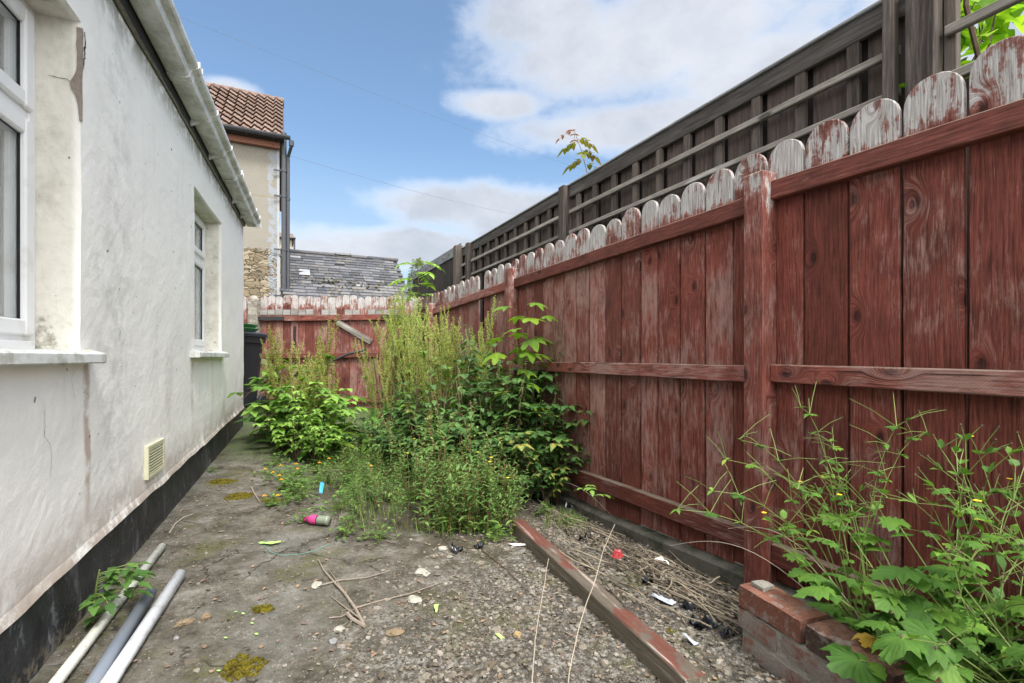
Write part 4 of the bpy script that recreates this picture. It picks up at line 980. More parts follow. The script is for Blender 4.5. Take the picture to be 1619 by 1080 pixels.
# the timber
A, B = V(.487, 1.275, 0), V(.028, 2.52, 0); L_ = (A-B).length
b = MB(); n_ = 60; vs = []
for i in range(n_+1):
    u = i/n_; y = L_*u; hw = .033; zt = .062; e_ = .004
    rot = sstep(.90, 1, 1-u)*0
    for (xx, zz) in ((-hw, -.05), (-hw, zt-e_), (-hw+e_, zt), (hw-e_, zt), (hw, zt-e_), (hw, -.05)):
        ch = .014*max(0, nz(y*9, 7)-.25) if xx < 0 and zz > 0 else 0
        ch2 = .03*math.exp(-((y-.62)/.05)**2) if xx < 0 else 0
        yy = y+(.02*nz(xx*60, zz*60, 3) if i == n_ else 0)+(.02*nz(xx*60, zz*60, 8) if i == 0 else 0)
        vs.append((xx+ch+ch2*.3+.0015*nz(y*20, zz*50), yy, zz-ch*.8+.002*nz(y*15, xx*60)))
b.add(vs, [(i*6+k, i*6+(k+1) % 6, (i+1)*6+(k+1) % 6, (i+1)*6+k) for i in range(n_) for k in range(6)]+[(0, 1, 2, 3, 4, 5), tuple(range(n_*6, n_*6+6))[::-1]], 0)
o = b.build('timber_beam', m_beam); o.location = (B.x, B.y, gz(B.x, B.y)+.012); dd = A-B
o.rotation_euler = (math.atan2(gz(A.x, A.y)-gz(B.x, B.y), L_), 0, math.atan2(-dd.x, dd.y)); tag(o, 'long rotting red painted timber beam with chipped edges, lying on the soil in the foreground', 'timber')
bmz = lambda Y: gz(B.x, B.y)+.012+.062+(gz(A.x, A.y)-gz(B.x, B.y))*(B.y-Y)/(B.y-A.y)

# ------------------------------------------------------------------ foliage
def leafmat(name, stops, trans=.35, rough=.5, vein=.25):
    m = bpy.data.materials.new(name); m.use_nodes = True; t = NT(m.node_tree); b = t.n['Principled BSDF']
    v = t.attr(); r = t.rand(); o = t.obj(); n = t.noise(o, 35, 4, .6)
    c = t.ramp(t.m('ADD', t.m('MULTIPLY', v, .9), t.m('MULTIPLY_ADD', n, .3, -.1)), stops)
    c = t.mix(t.m('MULTIPLY', t.sm(t.noise(o, 130, 3, .6), .62, .75), .35), c, (.10, .075, .03))
    t.l.new(c, b.inputs['Base Color']); b.inputs['Roughness'].default_value = rough; b.inputs['Specular IOR Level'].default_value = .3
    t.l.new(t.bump(t.noise(o, 160, 3), .35, .003), b.inputs['Normal'])
    if trans:
        tr = t.node('ShaderNodeBsdfTranslucent'); t.l.new(t.mix(1.0, c, (1.25, 1.3, .6), 'MULTIPLY'), tr.inputs[0])
        x = t.node('ShaderNodeMixShader'); x.inputs[0].default_value = trans
        t.l.new(b.outputs[0], x.inputs[1]); t.l.new(tr.outputs[0], x.inputs[2]); t.l.new(x.outputs[0], t.n['Material Output'].inputs[0])
    return m
L_dock = leafmat('dock leaf', [(0, (.06, .15, .03)), (.5, (.12, .26, .045)), (.85, (.17, .30, .035)), (1, (.28, .36, .04))])
L_nettle = leafmat('nettle leaf', [(0, (.045, .10, .03)), (.5, (.09, .18, .055)), (.9, (.12, .23, .06)), (1, (.24, .26, .07))], .25)
L_bramble = leafmat('bramble leaf', [(0, (.035, .085, .025)), (.5, (.07, .155, .04)), (.92, (.13, .24, .06)), (1, (.38, .30, .07))], .25)
L_elder = leafmat('elder leaf', [(0, (.11, .22, .04)), (.5, (.21, .38, .07)), (1, (.34, .53, .10))])
L_syc = leafmat('sycamore leaf', [(0, (.10, .19, .02)), (.6, (.17, .30, .025)), (1, (.28, .36, .03))], .4)
L_willow = leafmat('willowherb leaf', [(0, (.08, .16, .045)), (.55, (.15, .28, .075)), (.93, (.25, .39, .11)), (1, (.22, .15, .06))], .3)
L_avens = leafmat('avens leaf', [(0, (.05, .125, .025)), (.5, (.11, .235, .04)), (.95, (.20, .36, .055)), (1, (.36, .36, .05))], .35)
L_yel = leafmat('yellowing leaf', [(0, (.5, .38, .05)), (1, (.65, .42, .08))], .3)
L_seed = leafmat('dock seed', [(0, (.24, .31, .06)), (.6, (.42, .49, .11)), (.92, (.55, .54, .17)), (1, (.36, .18, .07))], .3)
L_tan = leafmat('nettle tassel', [(0, (.17, .16, .06)), (1, (.40, .34, .17))], .2)
L_grass = leafmat('grass', [(0, (.06, .12, .02)), (.6, (.14, .24, .045)), (.9, (.25, .30, .08)), (1, (.45, .38, .2))], .3)
L_ivy = leafmat('climber leaf', [(0, (.09, .20, .015)), (.6, (.20, .38, .03)), (1, (.36, .52, .05))], .55)  # climber leaves: bright green ramp with strong translucency
L_rose = leafmat('rose leaf', [(0, (.07, .11, .02)), (.5, (.17, .18, .03)), (1, (.20, .07, .05))], .4)
L_herb = leafmat('small weed leaf', [(0, (.05, .12, .03)), (.6, (.11, .23, .045)), (1, (.22, .34, .07))], .3)
M_stemg = mat('green stem', flat((.16, .22, .06), .3, 30), rough=.6); M_stemr = mat('red brown stem', flat((.17, .09, .045), .4, 30), rough=.6)
M_stemb = mat('brown stem', flat((.085, .055, .035), .4, 30), rough=.7); M_dry = mat('dry straw', lambda t: (t.mix(t.attr(), (.075, .058, .04), (.33, .28, .205)), None), rough=.8)
M_pale = mat('pale dry stem', flat((.38, .33, .26), .25, 20), rough=.8)
M_or = mat('orange petal', lambda t: (t.mix(t.attr(), (.80, .30, .01), (.85, .52, .02)), None), rough=.6); M_ye = mat('yellow petal', flat((.80, .62, .03), .1), rough=.6)
M_burr = mat('brown burr', flat((.10, .07, .05), .5, 60), rough=.9)
rnd = random.uniform
def UP(): return V(0, 0, 1)
def leaf(mb, base, d, L, W, prof='ov', n=5, fold=.25, droop=.4, serr=0, var=None, up=None, curl=0):
    d = d.normalized(); up = up or V(0, 0, 1)
    s = d.cross(up); s = s.normalized() if s.length > 1e-3 else V(1, 0, 0); nn = s.cross(d).normalized(); s = (s+nn*curl).normalized(); nn = s.cross(d).normalized()
    vs = []
    for i in range(n+1):
        t_ = i/n
        if prof == 'ov': w = math.sin(math.pi*min(1, t_**.62))**.85
        elif prof == 'la': w = math.sin(math.pi*t_**.8)**.9
        elif prof == 'do': w = (math.sin(math.pi*t_**.7)**.7)*(1+.12*math.sin(t_*19+L*90))
        else: w = 1-t_**2
        w = max(w, .03)*W
        if serr and 0 < i < n: w *= 1+serr*(1 if i % 2 else -1)
        c_ = base+d*(L*t_)-V(0, 0, 1)*(droop*L*t_*t_)+nn*(.02*L*math.sin(t_*7+W*300))
        vs += [c_-s*w+nn*(w*fold), c_, c_+s*w+nn*(w*fold)]
    v0 = random.random() if var is None else var; e0 = rnd(-.05, .25) if random.random() < .12 else -.06
    mb.add(vs, [(i*3+k, i*3+k+1, i*3+k+4, i*3+k+3) for i in range(n) for k in (0, 1)], [v0+(.10 if q == 1 else e0*(i/n+.3)) for i in range(n+1) for q in range(3)])
LOBE = {'syc': [(-165, .10), (-140, .34), (-125, .55), (-112, .50), (-100, .62), (-88, .46), (-75, .44), (-62, .70), (-52, .80), (-45, .92), (-38, .74), (-28, .55), (-18, .66), (-9, .84), (0, 1.05), (9, .84), (18, .66), (28, .55), (38, .74), (45, .92), (52, .80), (62, .70), (75, .44), (88, .46), (100, .62), (112, .50), (125, .55), (140, .34), (165, .10)],
        'ave': [(-160, .30), (-135, .62), (-120, .58), (-105, .78), (-92, .68), (-80, .86), (-68, .76), (-56, .88), (-44, .72), (-34, .62), (-26, .84), (-17, .80), (-9, .98), (0, .93), (9, .98), (17, .80), (26, .84), (34, .62), (44, .72), (56, .88), (68, .76), (80, .86), (92, .68), (105, .78), (120, .58), (135, .62), (160, .30)]}
def palm(mb, base, d, R_, kind='syc', droop=.3, var=None, tilt=0, up=None):
    d = d.normalized(); up = up or V(0, 0, 1); s = d.cross(up).normalized() if d.cross(up).length > 1e-3 else V(1, 0, 0); nn = s.cross(d).normalized()
    s = (s*math.cos(tilt)+nn*math.sin(tilt)).normalized(); nn = s.cross(d).normalized()
    L_ = LOBE[kind]; n = len(L_); vs = [base]; off = .18 if kind == 'syc' else .12; ph = rnd(0, 6); c0 = base+d*(R_*off)
    for ring in (.5, 1):
        for k, (a, r_) in enumerate(L_):
            r_ *= R_*(1+.06*math.sin(k*2.3+ph)); rr = r_*ring; an = R(a)
            x = math.cos(an)*rr; y = math.sin(an)*rr
            vein = .16*R_*ring*math.cos(k*math.pi) if kind == 'ave' else .03*R_*math.cos(k*2)
            vs.append(c0+d*x+s*y-V(0, 0, 1)*(droop*(rr*rr)/max(R_, 1e-6))+nn*(vein*.4+.03*R_*math.sin(an*3+ph)))
    fs = [(0, 1+k, 2+k) for k in range(n-1)]+[(1+k, 1+n+k, 2+n+k, 2+k) for k in range(n-1)]; v0 = rnd(.05, .75) if var is None else var; e0 = rnd(0, .5) if random.random() < .10 else 0
    mb.add(vs, fs, [v0+.16]+[v0+(.12 if k % 2 == 0 else -.12) for k in range(n)]+[v0+(.06 if k % 2 == 0 else -.08)+e0 for k in range(n)])
def pinnate(mb, st, base, d, L, n, lw, ll, droop=.35, serr=.12, var=None, petiole=.3):
    d = d.normalized(); pts = [base+d*(L*k/6)-V(0, 0, 1)*(droop*L*(k/6)**2) for k in range(7)]
    st.tube(pts, [.0016]*6+[.0008], 3, cap=False)
    s = d.cross(V(0, 0, 1)).normalized(); v0 = random.random() if var is None else var
    for k in range(n):
        u = petiole+(1-petiole)*k/max(1, n-.5); i = min(5, int(u*6)); p = pts[i]+(pts[i+1]-pts[i])*(u*6-i); dd = (pts[i+1]-pts[i]).normalized()
        for sg in (-1, 1): leaf(mb, p, (s*sg+dd*.45+V(0, 0, rnd(-.1, .15))), ll*(.8+.25*math.sin(3*u)), lw, 'ov', 6, .15, .25, serr, min(1, max(0, v0+rnd(-.12, .12))))
    leaf(mb, pts[-1], (pts[-1]-pts[-2]), ll*1.15, lw*1.1, 'ov', 6, .15, .25, serr, v0)
def curve_stem(H, lean, n=8, wob=.02):
    ph = rnd(0, 6.3); return [V(math.cos(ph)*lean*(k/n)**1.6+wob*rnd(-1, 1)*(0 < k), math.sin(ph)*lean*(k/n)**1.6+wob*rnd(-1, 1)*(0 < k), H*k/n) for k in range(n+1)]
def at(pts, u):
    u = max(0, min(.999, u))*(len(pts)-1); i = int(u); return pts[i]+(pts[i+1]-pts[i])*(u-i)
def hv(a, z=0): return V(math.cos(a), math.sin(a), z)
def dock(H, nb=14, big=1.0):
    e = empty('dock_plant', (0, 0, 0)); st = MB(); lf = MB(); sd = MB(); stems = []
    T_ = curve_stem(H*.84, H*.22, 9, .008); st.tube(T_, [.005-.0035*k/9 for k in range(10)], 5)
    if nb > 5:
        stems.append((T_, .5, 1.0))
        for k in range(9):
            p = at(T_, .45+.5*k/9); a = k*2.4; L_ = H*rnd(.10, .18); q = [p+hv(a)*(L_*.25*math.sin(j/4*1.4))+V(0, 0, L_*(j/4)) for j in range(5)]; stems.append((q, .1, 1)); st.tube(q, .0012, 3, cap=False)
    S_ = curve_stem(H, H*.12, 9, .008)
    st.tube(S_, [.0065-.0048*k/9 for k in range(10)], 6)
    stems += [(S_, .50, 1.0)]
    for k in range(nb):
        u = .45+.42*k/nb; a = k*2.4+rnd(-.4, .4); L_ = H*rnd(.14, .26)*(1.25-u*.6); p = at(S_, u); q = [p+hv(a)*(L_*.30*math.sin(j/4*1.4))+V(0, 0, L_*(j/4)) for j in range(5)]
        st.tube(q, [.0022, .002, .0016, .0012, .0008], 4, cap=False); stems.append((q, .12, 1.0))
        if u < .75 and k % 2: leaf(lf, p, hv(a, .4), rnd(.07, .15), rnd(.010, .02), 'la', 6, .2, .5)
    for q, u0, u1 in stems:
        Lq = (q[-1]-q[0]).length*(u1-u0); n = int(Lq/.011)
        for j in range(n):
            u = u0+(u1-u0)*j/max(1, n); p = at(q, u); dens = 4 if (j % 3) else 2; vv = min(1, max(0, random.gauss(.5, .25)))
            for _ in range(dens):
                c_ = p+V(random.gauss(0, 1), random.gauss(0, 1), random.gauss(0, .7)).normalized()*rnd(.003, .013); r_ = rnd(.0024, .0048)
                sd.add([c_+V(r_, 0, 0), c_+V(-r_*.5, r_*.87, 0), c_+V(-r_*.5, -r_*.87, 0), c_+V(0, 0, r_*1.4), c_-V(0, 0, r_*1.2)], [(0, 1, 3), (1, 2, 3), (2, 0, 3), (1, 0, 4), (2, 1, 4), (0, 2, 4)], vv)
    for k in range(int(7*big)+3):
        a = rnd(0, 6.3); L_ = rnd(.16, .28)*big; z = rnd(.02, .3)*H; p = at(S_, z/H); q = p+hv(a, rnd(.5, 1.3)).normalized()*L_*.35
        st.tube([p, (p+q)/2+V(0, 0, .01), q], .0022, 4, cap=False); leaf(lf, q, hv(a, rnd(.1, .8)), L_, L_*rnd(.15, .22), 'do', 9, .22, rnd(.3, .8), 0, None, None, rnd(-.3, .3))
    for k in range(9):
        p = at(S_, rnd(.3, .72)); a = rnd(0, 6.3); L_ = rnd(.1, .19); leaf(lf, p, hv(a, rnd(.3, 1.2)), L_, L_*.17, 'do', 8, .25, .5)
    st.build('stem', M_stemg if random.random() < .6 else M_stemr, e); lf.build('leaves', L_dock, e, smooth=True); sd.build('seed_head', L_seed, e); return e
def nettle(H):
    e = empty('nettle_plant', (0, 0, 0)); st = MB(); lf = MB(); fl = MB(); S_ = curve_stem(H, H*.15, 8, .008); st.tube(S_, [.0035-.002*k/8 for k in range(9)], 4)
    n = int(H/.055)
    for k in range(2, n):
        u = k/n; p = at(S_, u); a = k*1.57+rnd(-.3, .3); L_ = .085*(1.15-.75*u**3)*rnd(.8, 1.15)
        for s_ in (0, math.pi):
            d_ = hv(a+s_, .25); q = p+d_*.022; leaf(lf, q, hv(a+s_, -.05), L_, L_*.33, 'ov', 8, .12, rnd(.25, .6), .10)
            if .45 < u < .92 and random.random() < .75:
                for _ in range(2):
                    b_ = rnd(0, 6.3); tp = [p+V(0, 0, .005)+(hv(b_)*.025*j/4)-V(0, 0, .012*(j/2)**2) for j in range(5)]; fl.tube(tp, [.0018, .0024, .0022, .0018, .001], 3, cap=False)
    for k in range(2): 
        leaf(lf, S_[-1], hv(k*3, .8), .03, .009, 'ov', 5)
    st.build('stem', M_stemg, e); lf.build('leaves', L_nettle, e, smooth=True); fl.build('flower_tassels', L_tan, e); return e
def bramble(n, Rr, H, m=None, ls=.065):
    e = empty('bramble_bush', (0, 0, 0)); st = MB(); lf = MB()
    for k in range(n):
        a = rnd(0, 6.3); L_ = Rr*rnd(.5, 1.1); h = H*rnd(.5, 1.1); pts = [hv(a)*(L_*u)+V(0, 0, h*math.sin(min(1, u*1.0)*2.2)/.9*.9) for u in [j/8 for j in range(9)]]
        st.tube(pts, [.0035-.0025*j/8 for j in range(9)], 4)
        for j in range(8):
            p = at(pts, .2+.8*j/8); b_ = a+rnd(-1.6, 1.6); d_ = hv(b_, rnd(-.1, .6)); q = p+d_*rnd(.03, .06); st.tube([p, q], .0012, 3, cap=False); v = random.random()
            for s_ in (-1.2, 0, 1.2): leaf(lf, q, hv(b_+s_, d_.z-.2), ls*rnd(.8, 1.2), ls*.36, 'ov', 8, .10, rnd(.2, .5), .09, max(0, min(1, v+rnd(-.1, .1))))
    st.build('stems', M_stemb, e); lf.build('leaves', m or L_bramble, e, smooth=True); return e
def willowherb(H, mm=None):
    e = empty('willowherb', (0, 0, 0)); st = MB(); lf = MB(); S_ = curve_stem(H, H*.22, 7, .006); st.tube(S_, [.0026-.0014*k/7 for k in range(8)], 4); n = int(H/.0125)
    for k in range(3, n):
        u = k/n; p = at(S_, u); a = k*2.4; L_ = rnd(.03, .055)*(1.1-.6*u**4); v = rnd(0, .9) if u > .22 else rnd(.8, 1)
        if u > .25 or random.random() < .5: leaf(lf, p, hv(a, rnd(.2, 1.0)), L_*1.15, L_*.17, 'la', 5, .2, rnd(.1, .6), 0, v)
    for k in range(4):
        p = at(S_, rnd(.3, .7)); a = rnd(0, 6.3); q = [p, p+hv(a)*.03+V(0, 0, .03), p+hv(a)*.045+V(0, 0, .08)]; st.tube(q, .001, 3, cap=False)
        for j in range(6): leaf(lf, at(q, .3+.7*j/6), hv(rnd(0, 6.3), .6), .028, .0045, 'la', 4, .2, .2, 0, rnd(.2, .9))
    st.build('stem', M_stemr, e); lf.build('leaves', mm or L_willow, e, smooth=True); return e
def avens(n_leaf, H, spread, nst, lean=V(0, 0, 0), big=1.0):
    e = empty('wood_avens', (0, 0, 0)); st = MB(); lf = MB(); bus = []; fls = []
    for k in range(n_leaf):
        a = rnd(0, 6.3); L_ = rnd(.08, .43)*big; el_ = rnd(.4, 1.6); d_ = hv(a, el_).normalized(); q = V(0, 0, 0)+d_*L_+lean*rnd(.2, .6); st.tube([V(0, 0, 0), q*.5+V(0, 0, .01), q], .002, 4, cap=False)
        dd = hv(a, rnd(-.15, .35)); R_ = rnd(.042, .082)*big; palm(lf, q, dd, R_, 'ave', rnd(.15, .5), None, rnd(-.5, .5))
        for s_ in (-1, 1):
            leaf(lf, q-d_*.03, hv(a+s_*1.2, .2), R_*.75, R_*.28, 'ov', 7, .1, .3, .12)
    for k in range(nst):
        a = rnd(0, 6.3); h = H*rnd(.55, 1.1); o_ = spread*rnd(.3, 1.0); pts = [V(0, 0, 0)+(hv(a)*o_+lean)*(j/7)**1.5+V(0, 0, h*math.sin(j/7*1.75)) for j in range(8)]
        st.tube(pts, [.0022-.0014*j/7 for j in range(8)], 4, cap=False)
        def br(p, d_, L_, dep):
            q = [p+d_*(L_*j/3)-V(0, 0, .12*L_*(j/3)**2) for j in range(4)]; st.tube(q, [.0012, .0011, .001, .0008], 3, cap=False)
            if dep > 0:
                for _ in range(2): br(q[-1], (d_+V(rnd(-.8, .8), rnd(-.8, .8), rnd(-.2, .7))).normalized(), L_*rnd(.55, .8), dep-1)
                for _ in range(2): leaf(lf, q[-1], (d_+V(rnd(-1, 1), rnd(-1, 1), rnd(-.4, .4))), rnd(.02, .04), rnd(.006, .011), 'la', 5, .1, .3, .1)
            else:
                c_ = q[-1]
                if random.random() < .025:
                    f_ = MB(); fls.append(f_)
                    for m_ in range(5): leaf(f_, c_, hv(m_*1.257, .4), .009, .0042, 'ov', 3, .1, .1)
                else:
                    bu = MB(); bus.append(bu)
                    for m_ in range(16): dv = V(random.gauss(0, 1), random.gauss(0, 1), random.gauss(0, 1)).normalized(); s_ = dv.cross(V(.3, .5, .8)).normalized()*.0008; bu.add([c_-s_, c_+s_, c_+dv*rnd(.005, .0085)], [(0, 1, 2)])
                    bu.lathe([(.0, -.003), (.0032, 0), (0, .003)], 5, Matrix.Translation(c_), cap=False)
        for j in range(3):
            u = .5+.22*j; p = at(pts, u); dd = (at(pts, u+.03)-at(pts, u-.03)).normalized(); br(p, (dd+V(rnd(-.9, .9), rnd(-.9, .9), rnd(-.2, .8))).normalized(), rnd(.07, .15), 2 if j < 3 else 1)
            palm(lf, p, hv(rnd(0, 6.3), .2), rnd(.02, .035), 'ave', .3, None, rnd(-.4, .4))
    st.build('stems', M_stemg, e); lf.build('leaves', L_avens, e, smooth=True); 
    for q in bus[:100]: q.build('burr', M_burr, e)
    for q in fls: q.build('flower', M_ye, e)
    return e
def place(src, lbl, cat, spots, group=None, kindname=None, sc=(.85, 1.15), ordl=False):
    """first spot uses the source plant itself, the rest are copies; a spot is (x, y[, scale[, label]])"""
    used = False; out = []
    for sp_ in spots:
        k = random.randrange(len(src)); s0 = src[k]
        if not getattr(place, 'u', None): place.u = set()
        if s0.name in place.u: o = copy_tree(s0)
        else: o = s0; place.u.add(s0.name)
        x, y = sp_[:2]; o.location = (x, y, gz(x, y)-.004); o.rotation_euler = (rnd(-.06, .06), rnd(-.06, .06), rnd(0, 6.3)); q = sp_[2] if len(sp_) > 2 and sp_[2] else rnd(*sc); o.scale = (q, q, q)
        tag(o, sp_[3] if len(sp_) > 3 else lbl, cat, group); out.append(o)
    for s0 in src:
        if s0.name not in place.u:
            for ch in list(s0.children): bpy.data.objects.remove(ch)
            bpy.data.objects.remove(s0)
    place.u = set()
    if ordl:
        W_ = ['first', 'second', 'third', 'fourth', 'fifth', 'sixth', 'seventh', 'eighth', 'ninth', 'tenth', 'eleventh', 'twelfth', 'thirteenth']; oo = sorted(out, key=lambda o: o.location.x/o.location.y); n = len(oo)
        for i, o in enumerate(oo): o['label'] = lbl+', '+((W_[i]+' from the left') if i < (n+1)//2 else (W_[n-1-i]+' from the right'))
    return out
def gp2(px, Y): return ((px-809.5)/F*Y, Y)
def px_spots(lst): return [(*gp2(a[0], a[1]), *a[2:]) for a in lst]
# left clump
random.seed(21)
place([dock(1.0, 13), dock(.95, 12)], 'tall seeding dock in the left weed clump', 'dock plant',
      px_spots([(430, 4.4, 1.0), (448, 4.35, 1.12), (497, 4.4, 1.20), (470, 4.5, .8), (530, 4.6, .8), (512, 4.4, .95), (440, 4.1, .78), (480, 4.1, .85), (505, 4.05, .72), (460, 4.2, .9), (488, 4.25, 1.0), (520, 4.2, .8), (422, 4.3, .8)]), 'docks in the left clump', ordl=True)
place([bramble(11, .30, .36, L_elder, .050), bramble(10, .27, .42, L_elder, .045)], 'light green leafy shrub in the left weed clump', 'shrub',
      px_spots([(468, 3.75, .85), (497, 3.7, .85), (478, 4.0, 1.25), (503, 4.15, 1.5), (460, 4.25, 1.15), (478, 4.35, 1.9)]), 'shrubs in the left clump', ordl=True)
place([dock(.40, 2, 1.5), dock(.34, 2, 1.5)], 'low broad dock under the left weed clump', 'dock plant', px_spots([(440, 4.6, .75), (530, 4.5, .8), (515, 4.0, .7)]), 'broad leaved docks', ordl=True)
# main clump
random.seed(33)
place([dock(1.35, 17), dock(1.2, 15), dock(1.28, 16)], 'tall seeding dock in the main weed clump', 'dock plant',
      px_spots([(600, 4.7, .92), (618, 4.5, .82), (635, 4.6, .98), (648, 4.3, 1.03), (660, 4.5, 1.16), (672, 4.1, 1.04), (690, 4.4, 1.1), (705, 4.2, .95), (720, 4.5, 1.06), (742, 4.3, 1.08), (755, 4.4, .85), (610, 4.2, .72), (655, 3.9, .9), (684, 3.8, .8), (590, 4.4, .75), (625, 4.1, .8), (668, 4.35, 1.12), (652, 4.6, 1.15), (640, 4.45, 1.08), (698, 4.0, .98), (730, 4.1, 1.0), (765, 4.2, .9)]), 'tall docks in the main clump', ordl=True)
place([nettle(.95), nettle(.85), nettle(1.0)], 'dark green nettle with tan tassels in the main weed clump', 'nettle',
      px_spots([(700, 3.7), (715, 3.8, 1.1), (735, 3.6), (750, 3.75, 1.1), (770, 3.6), (785, 3.8, 1.1), (800, 3.6), (820, 3.55, .95), (840, 3.5, .9), (690, 3.5, .8), (660, 3.6, .8), (728, 3.4, .8), (762, 3.4, .8), (795, 3.4, .85), (815, 3.7, 1.0), (640, 3.8, .75), (675, 3.8, .9), (830, 3.35, .75), (775, 4.0, 1.1), (745, 4.0, 1.1), (857, 3.42, .8), (620, 4.0, .8), (705, 3.55, .85), (780, 3.5, .9), (808, 3.45, .8), (740, 3.5, .85), (718, 3.6, .85), (690, 3.95, 1.15), (730, 3.9, 1.2), (765, 3.85, 1.2), (800, 3.8, 1.2), (838, 3.7, 1.15), (655, 4.0, 1.05), (630, 4.0, .95), (872, 3.4, .75), (850, 3.3, .7), (812, 3.35, .95), (785, 3.3, .85), (825, 3.75, 1.1), (752, 4.15, 1.3)]), 'nettles in the main clump')
place([bramble(12, .34, .34, None, .050), bramble(12, .31, .42, None, .046)], 'dark green bramble under the main weed clump', 'bramble',
      px_spots([(800, 3.3, .95), (838, 3.2, 1.0), (862, 3.2, .85), (770, 3.4, 1.0), (720, 3.5, 1.0), (680, 3.6, 1.0), (640, 3.7, .9), (835, 3.45, 1.2), (850, 3.55, 1.3), (600, 4.0, .9), (755, 3.6, 1.2), (815, 3.05, .7), (790, 3.5, 1.35), (705, 3.8, 1.3), (864, 3.28, .75), (745, 3.45, 1.2), (822, 3.45, 1.5), (848, 3.42, 1.5), (660, 3.9, 1.1)]), 'brambles in the main clump', ordl=True)
tn = nettle(1.0); tn.location = (*gp2(862, 3.55), gz(*gp2(862, 3.55))+.05); tn.rotation_euler = (R(-2), R(14), .1); tn.scale = (1.17,)*3; tag(tn, 'tall thin nettle leaning right, highest stem against the red boards right of the sycamore', 'nettle')
place([bramble(12, .26, .62, None, .066), bramble(11, .28, .55, None, .062)], 'big leaved bramble climbing the red boards beside the main clump', 'bramble', px_spots([(848, 3.45, 1.05), (866, 3.38, .9), (825, 3.6, 1.3), (800, 3.75, 1.35), (880, 3.32, .6)]), 'brambles climbing the fence', ordl=True)
# sycamore sapling
sy_ = empty('sycamore_sapling', (*gp2(828, 3.62), gz(*gp2(828, 3.62))), 0, 'young sycamore sapling with bright green lobed leaves rising above the clump before the red fence', 'sapling')
st = MB(); lf = MB(); S_ = [V(.0+.01*math.sin(k), -.005*k, 1.32*k/9) for k in range(10)]; st.tube(S_, [.008-.006*k/9 for k in range(10)], 6)
for k in range(28):
    u = .38+.62*k/28; p = at(S_, u); a = k*1.57+rnd(-.4, .4)+(.5 if k % 4 > 1 else 0); L_ = rnd(.10, .26)*(1.25-.55*u); d_ = hv(a, .55).normalized(); q = p+d_*L_; st.tube([p, q], .0018, 4, cap=False)
    palm(lf, q, hv(a, -.15), rnd(.095, .135)*(1.1-.25*max(0, u-.8)*5), 'syc', rnd(.25, .5), None, rnd(-.3, .3))
st.build('stem', M_stemb, sy_); lf.build('leaves', L_syc, sy_, smooth=True)
# young tree reaching above the far fence, elm-like fronds
yt = empty('young_ash_tree', (*gp2(660, 6.6), .1), 0, 'slender young tree with drooping bright green fronds at the far corner of the two fences', 'tree')
st = MB(); lf = MB(); S_ = [V(.02*math.sin(k*1.1), 0, 2.15*k/9) for k in range(10)]; st.tube(S_, [.016-.012*k/9 for k in range(10)], 6)
for k in range(22):
    u = .35+.65*k/22; p = at(S_, u); pinnate(lf, st, p, hv(k*2.4+rnd(-.3, .3), rnd(.3, .9)), rnd(.28, .42), 5, .028, .105, .5, .05)
st.build('trunk', M_stemb, yt); lf.build('leaves', L_elder, yt, smooth=True)
# rounded pale shrub far behind
rb = empty('rounded_bush', PX(662, 9.4, z=.36), 0, 'rounded pale green bush standing beyond the corner of the fences', 'bush')
st = MB(); lf = MB(); st.tube([V(0, 0, 0), V(0, 0, 1.3), V(.05, 0, 2.1)], [.05, .04, .02], 6); st.tube([V(0, 0, -.4), V(0, 0, 0)], .05, 6)
for k in range(2600):
    d_ = V(random.gauss(0, 1), random.gauss(0, 1), random.gauss(0, 1)).normalized(); r_ = rnd(.75, 1.0)*(1+.15*nz(d_.x*3, d_.y*3, d_.z*3)); p = V(0, 0, 1.95)+V(d_.x*.20*r_, d_.y*.22*r_, d_.z*.50*r_)
    leaf(lf, p, d_+V(0, 0, -.3), rnd(.035, .06), .016, 'ov', 3, .1, .4)
for k in range(700):
    d_ = V(random.gauss(0, 1), random.gauss(0, 1), random.gauss(0, 1)).normalized(); p = V(.28, 0, 1.95)+V(d_.x*.11, d_.y*.12, d_.z*.34)*rnd(.7, 1.05); leaf(lf, p, d_+V(0, 0, -.3), rnd(.035, .055), .015, 'ov', 3, .1, .4)
st.build('trunk', M_stemb, rb); lf.build('leaves', leafmat('pale bush leaf', [(0, (.10, .16, .06)), (1, (.30, .36, .16))], .3), rb)
# willowherb band in front of the clump
random.seed(5)
sp_ = []
for k in range(120):
    Y = rnd(2.42, 3.5); lo, hi = (545+35*(Y-2.4), 812+18*(Y-2.4)) ; px = rnd(lo-(40 if Y > 2.8 else 0), hi); 
    sp_.append((px, Y, rnd(.5, .8) if px < 700 else rnd(.72, 1.05)))
for k in range(18): sp_.append((rnd(655, 800), rnd(2.45, 2.8), rnd(.85, 1.1)))
sp_ += [(690, 2.85, 1.6), (683, 2.9, 1.45), (698, 2.95, 1.5), (742, 2.85, 1.45), (750, 2.95, 1.5), (665, 3.0, 1.3), (640, 3.1, 1.2), (655, 3.3, 1.4), (710, 3.1, 1.5), (770, 2.9, 1.35), (785, 3.0, 1.4), (620, 3.4, 1.3), (600, 3.6, 1.3), (675, 3.2, 1.5), (725, 2.9, 1.4), (720, 2.62, 1.1), (760, 2.65, 1.05), (775, 2.6, 1.0), (795, 2.62, 1.0)]
place([willowherb(.42), willowherb(.36), willowherb(.45), willowherb(.38)], 'narrow leaved green willowherb with reddish stem in the front of the weed clump', 'willowherb', px_spots(sp_), 'willowherbs in front of the clump')
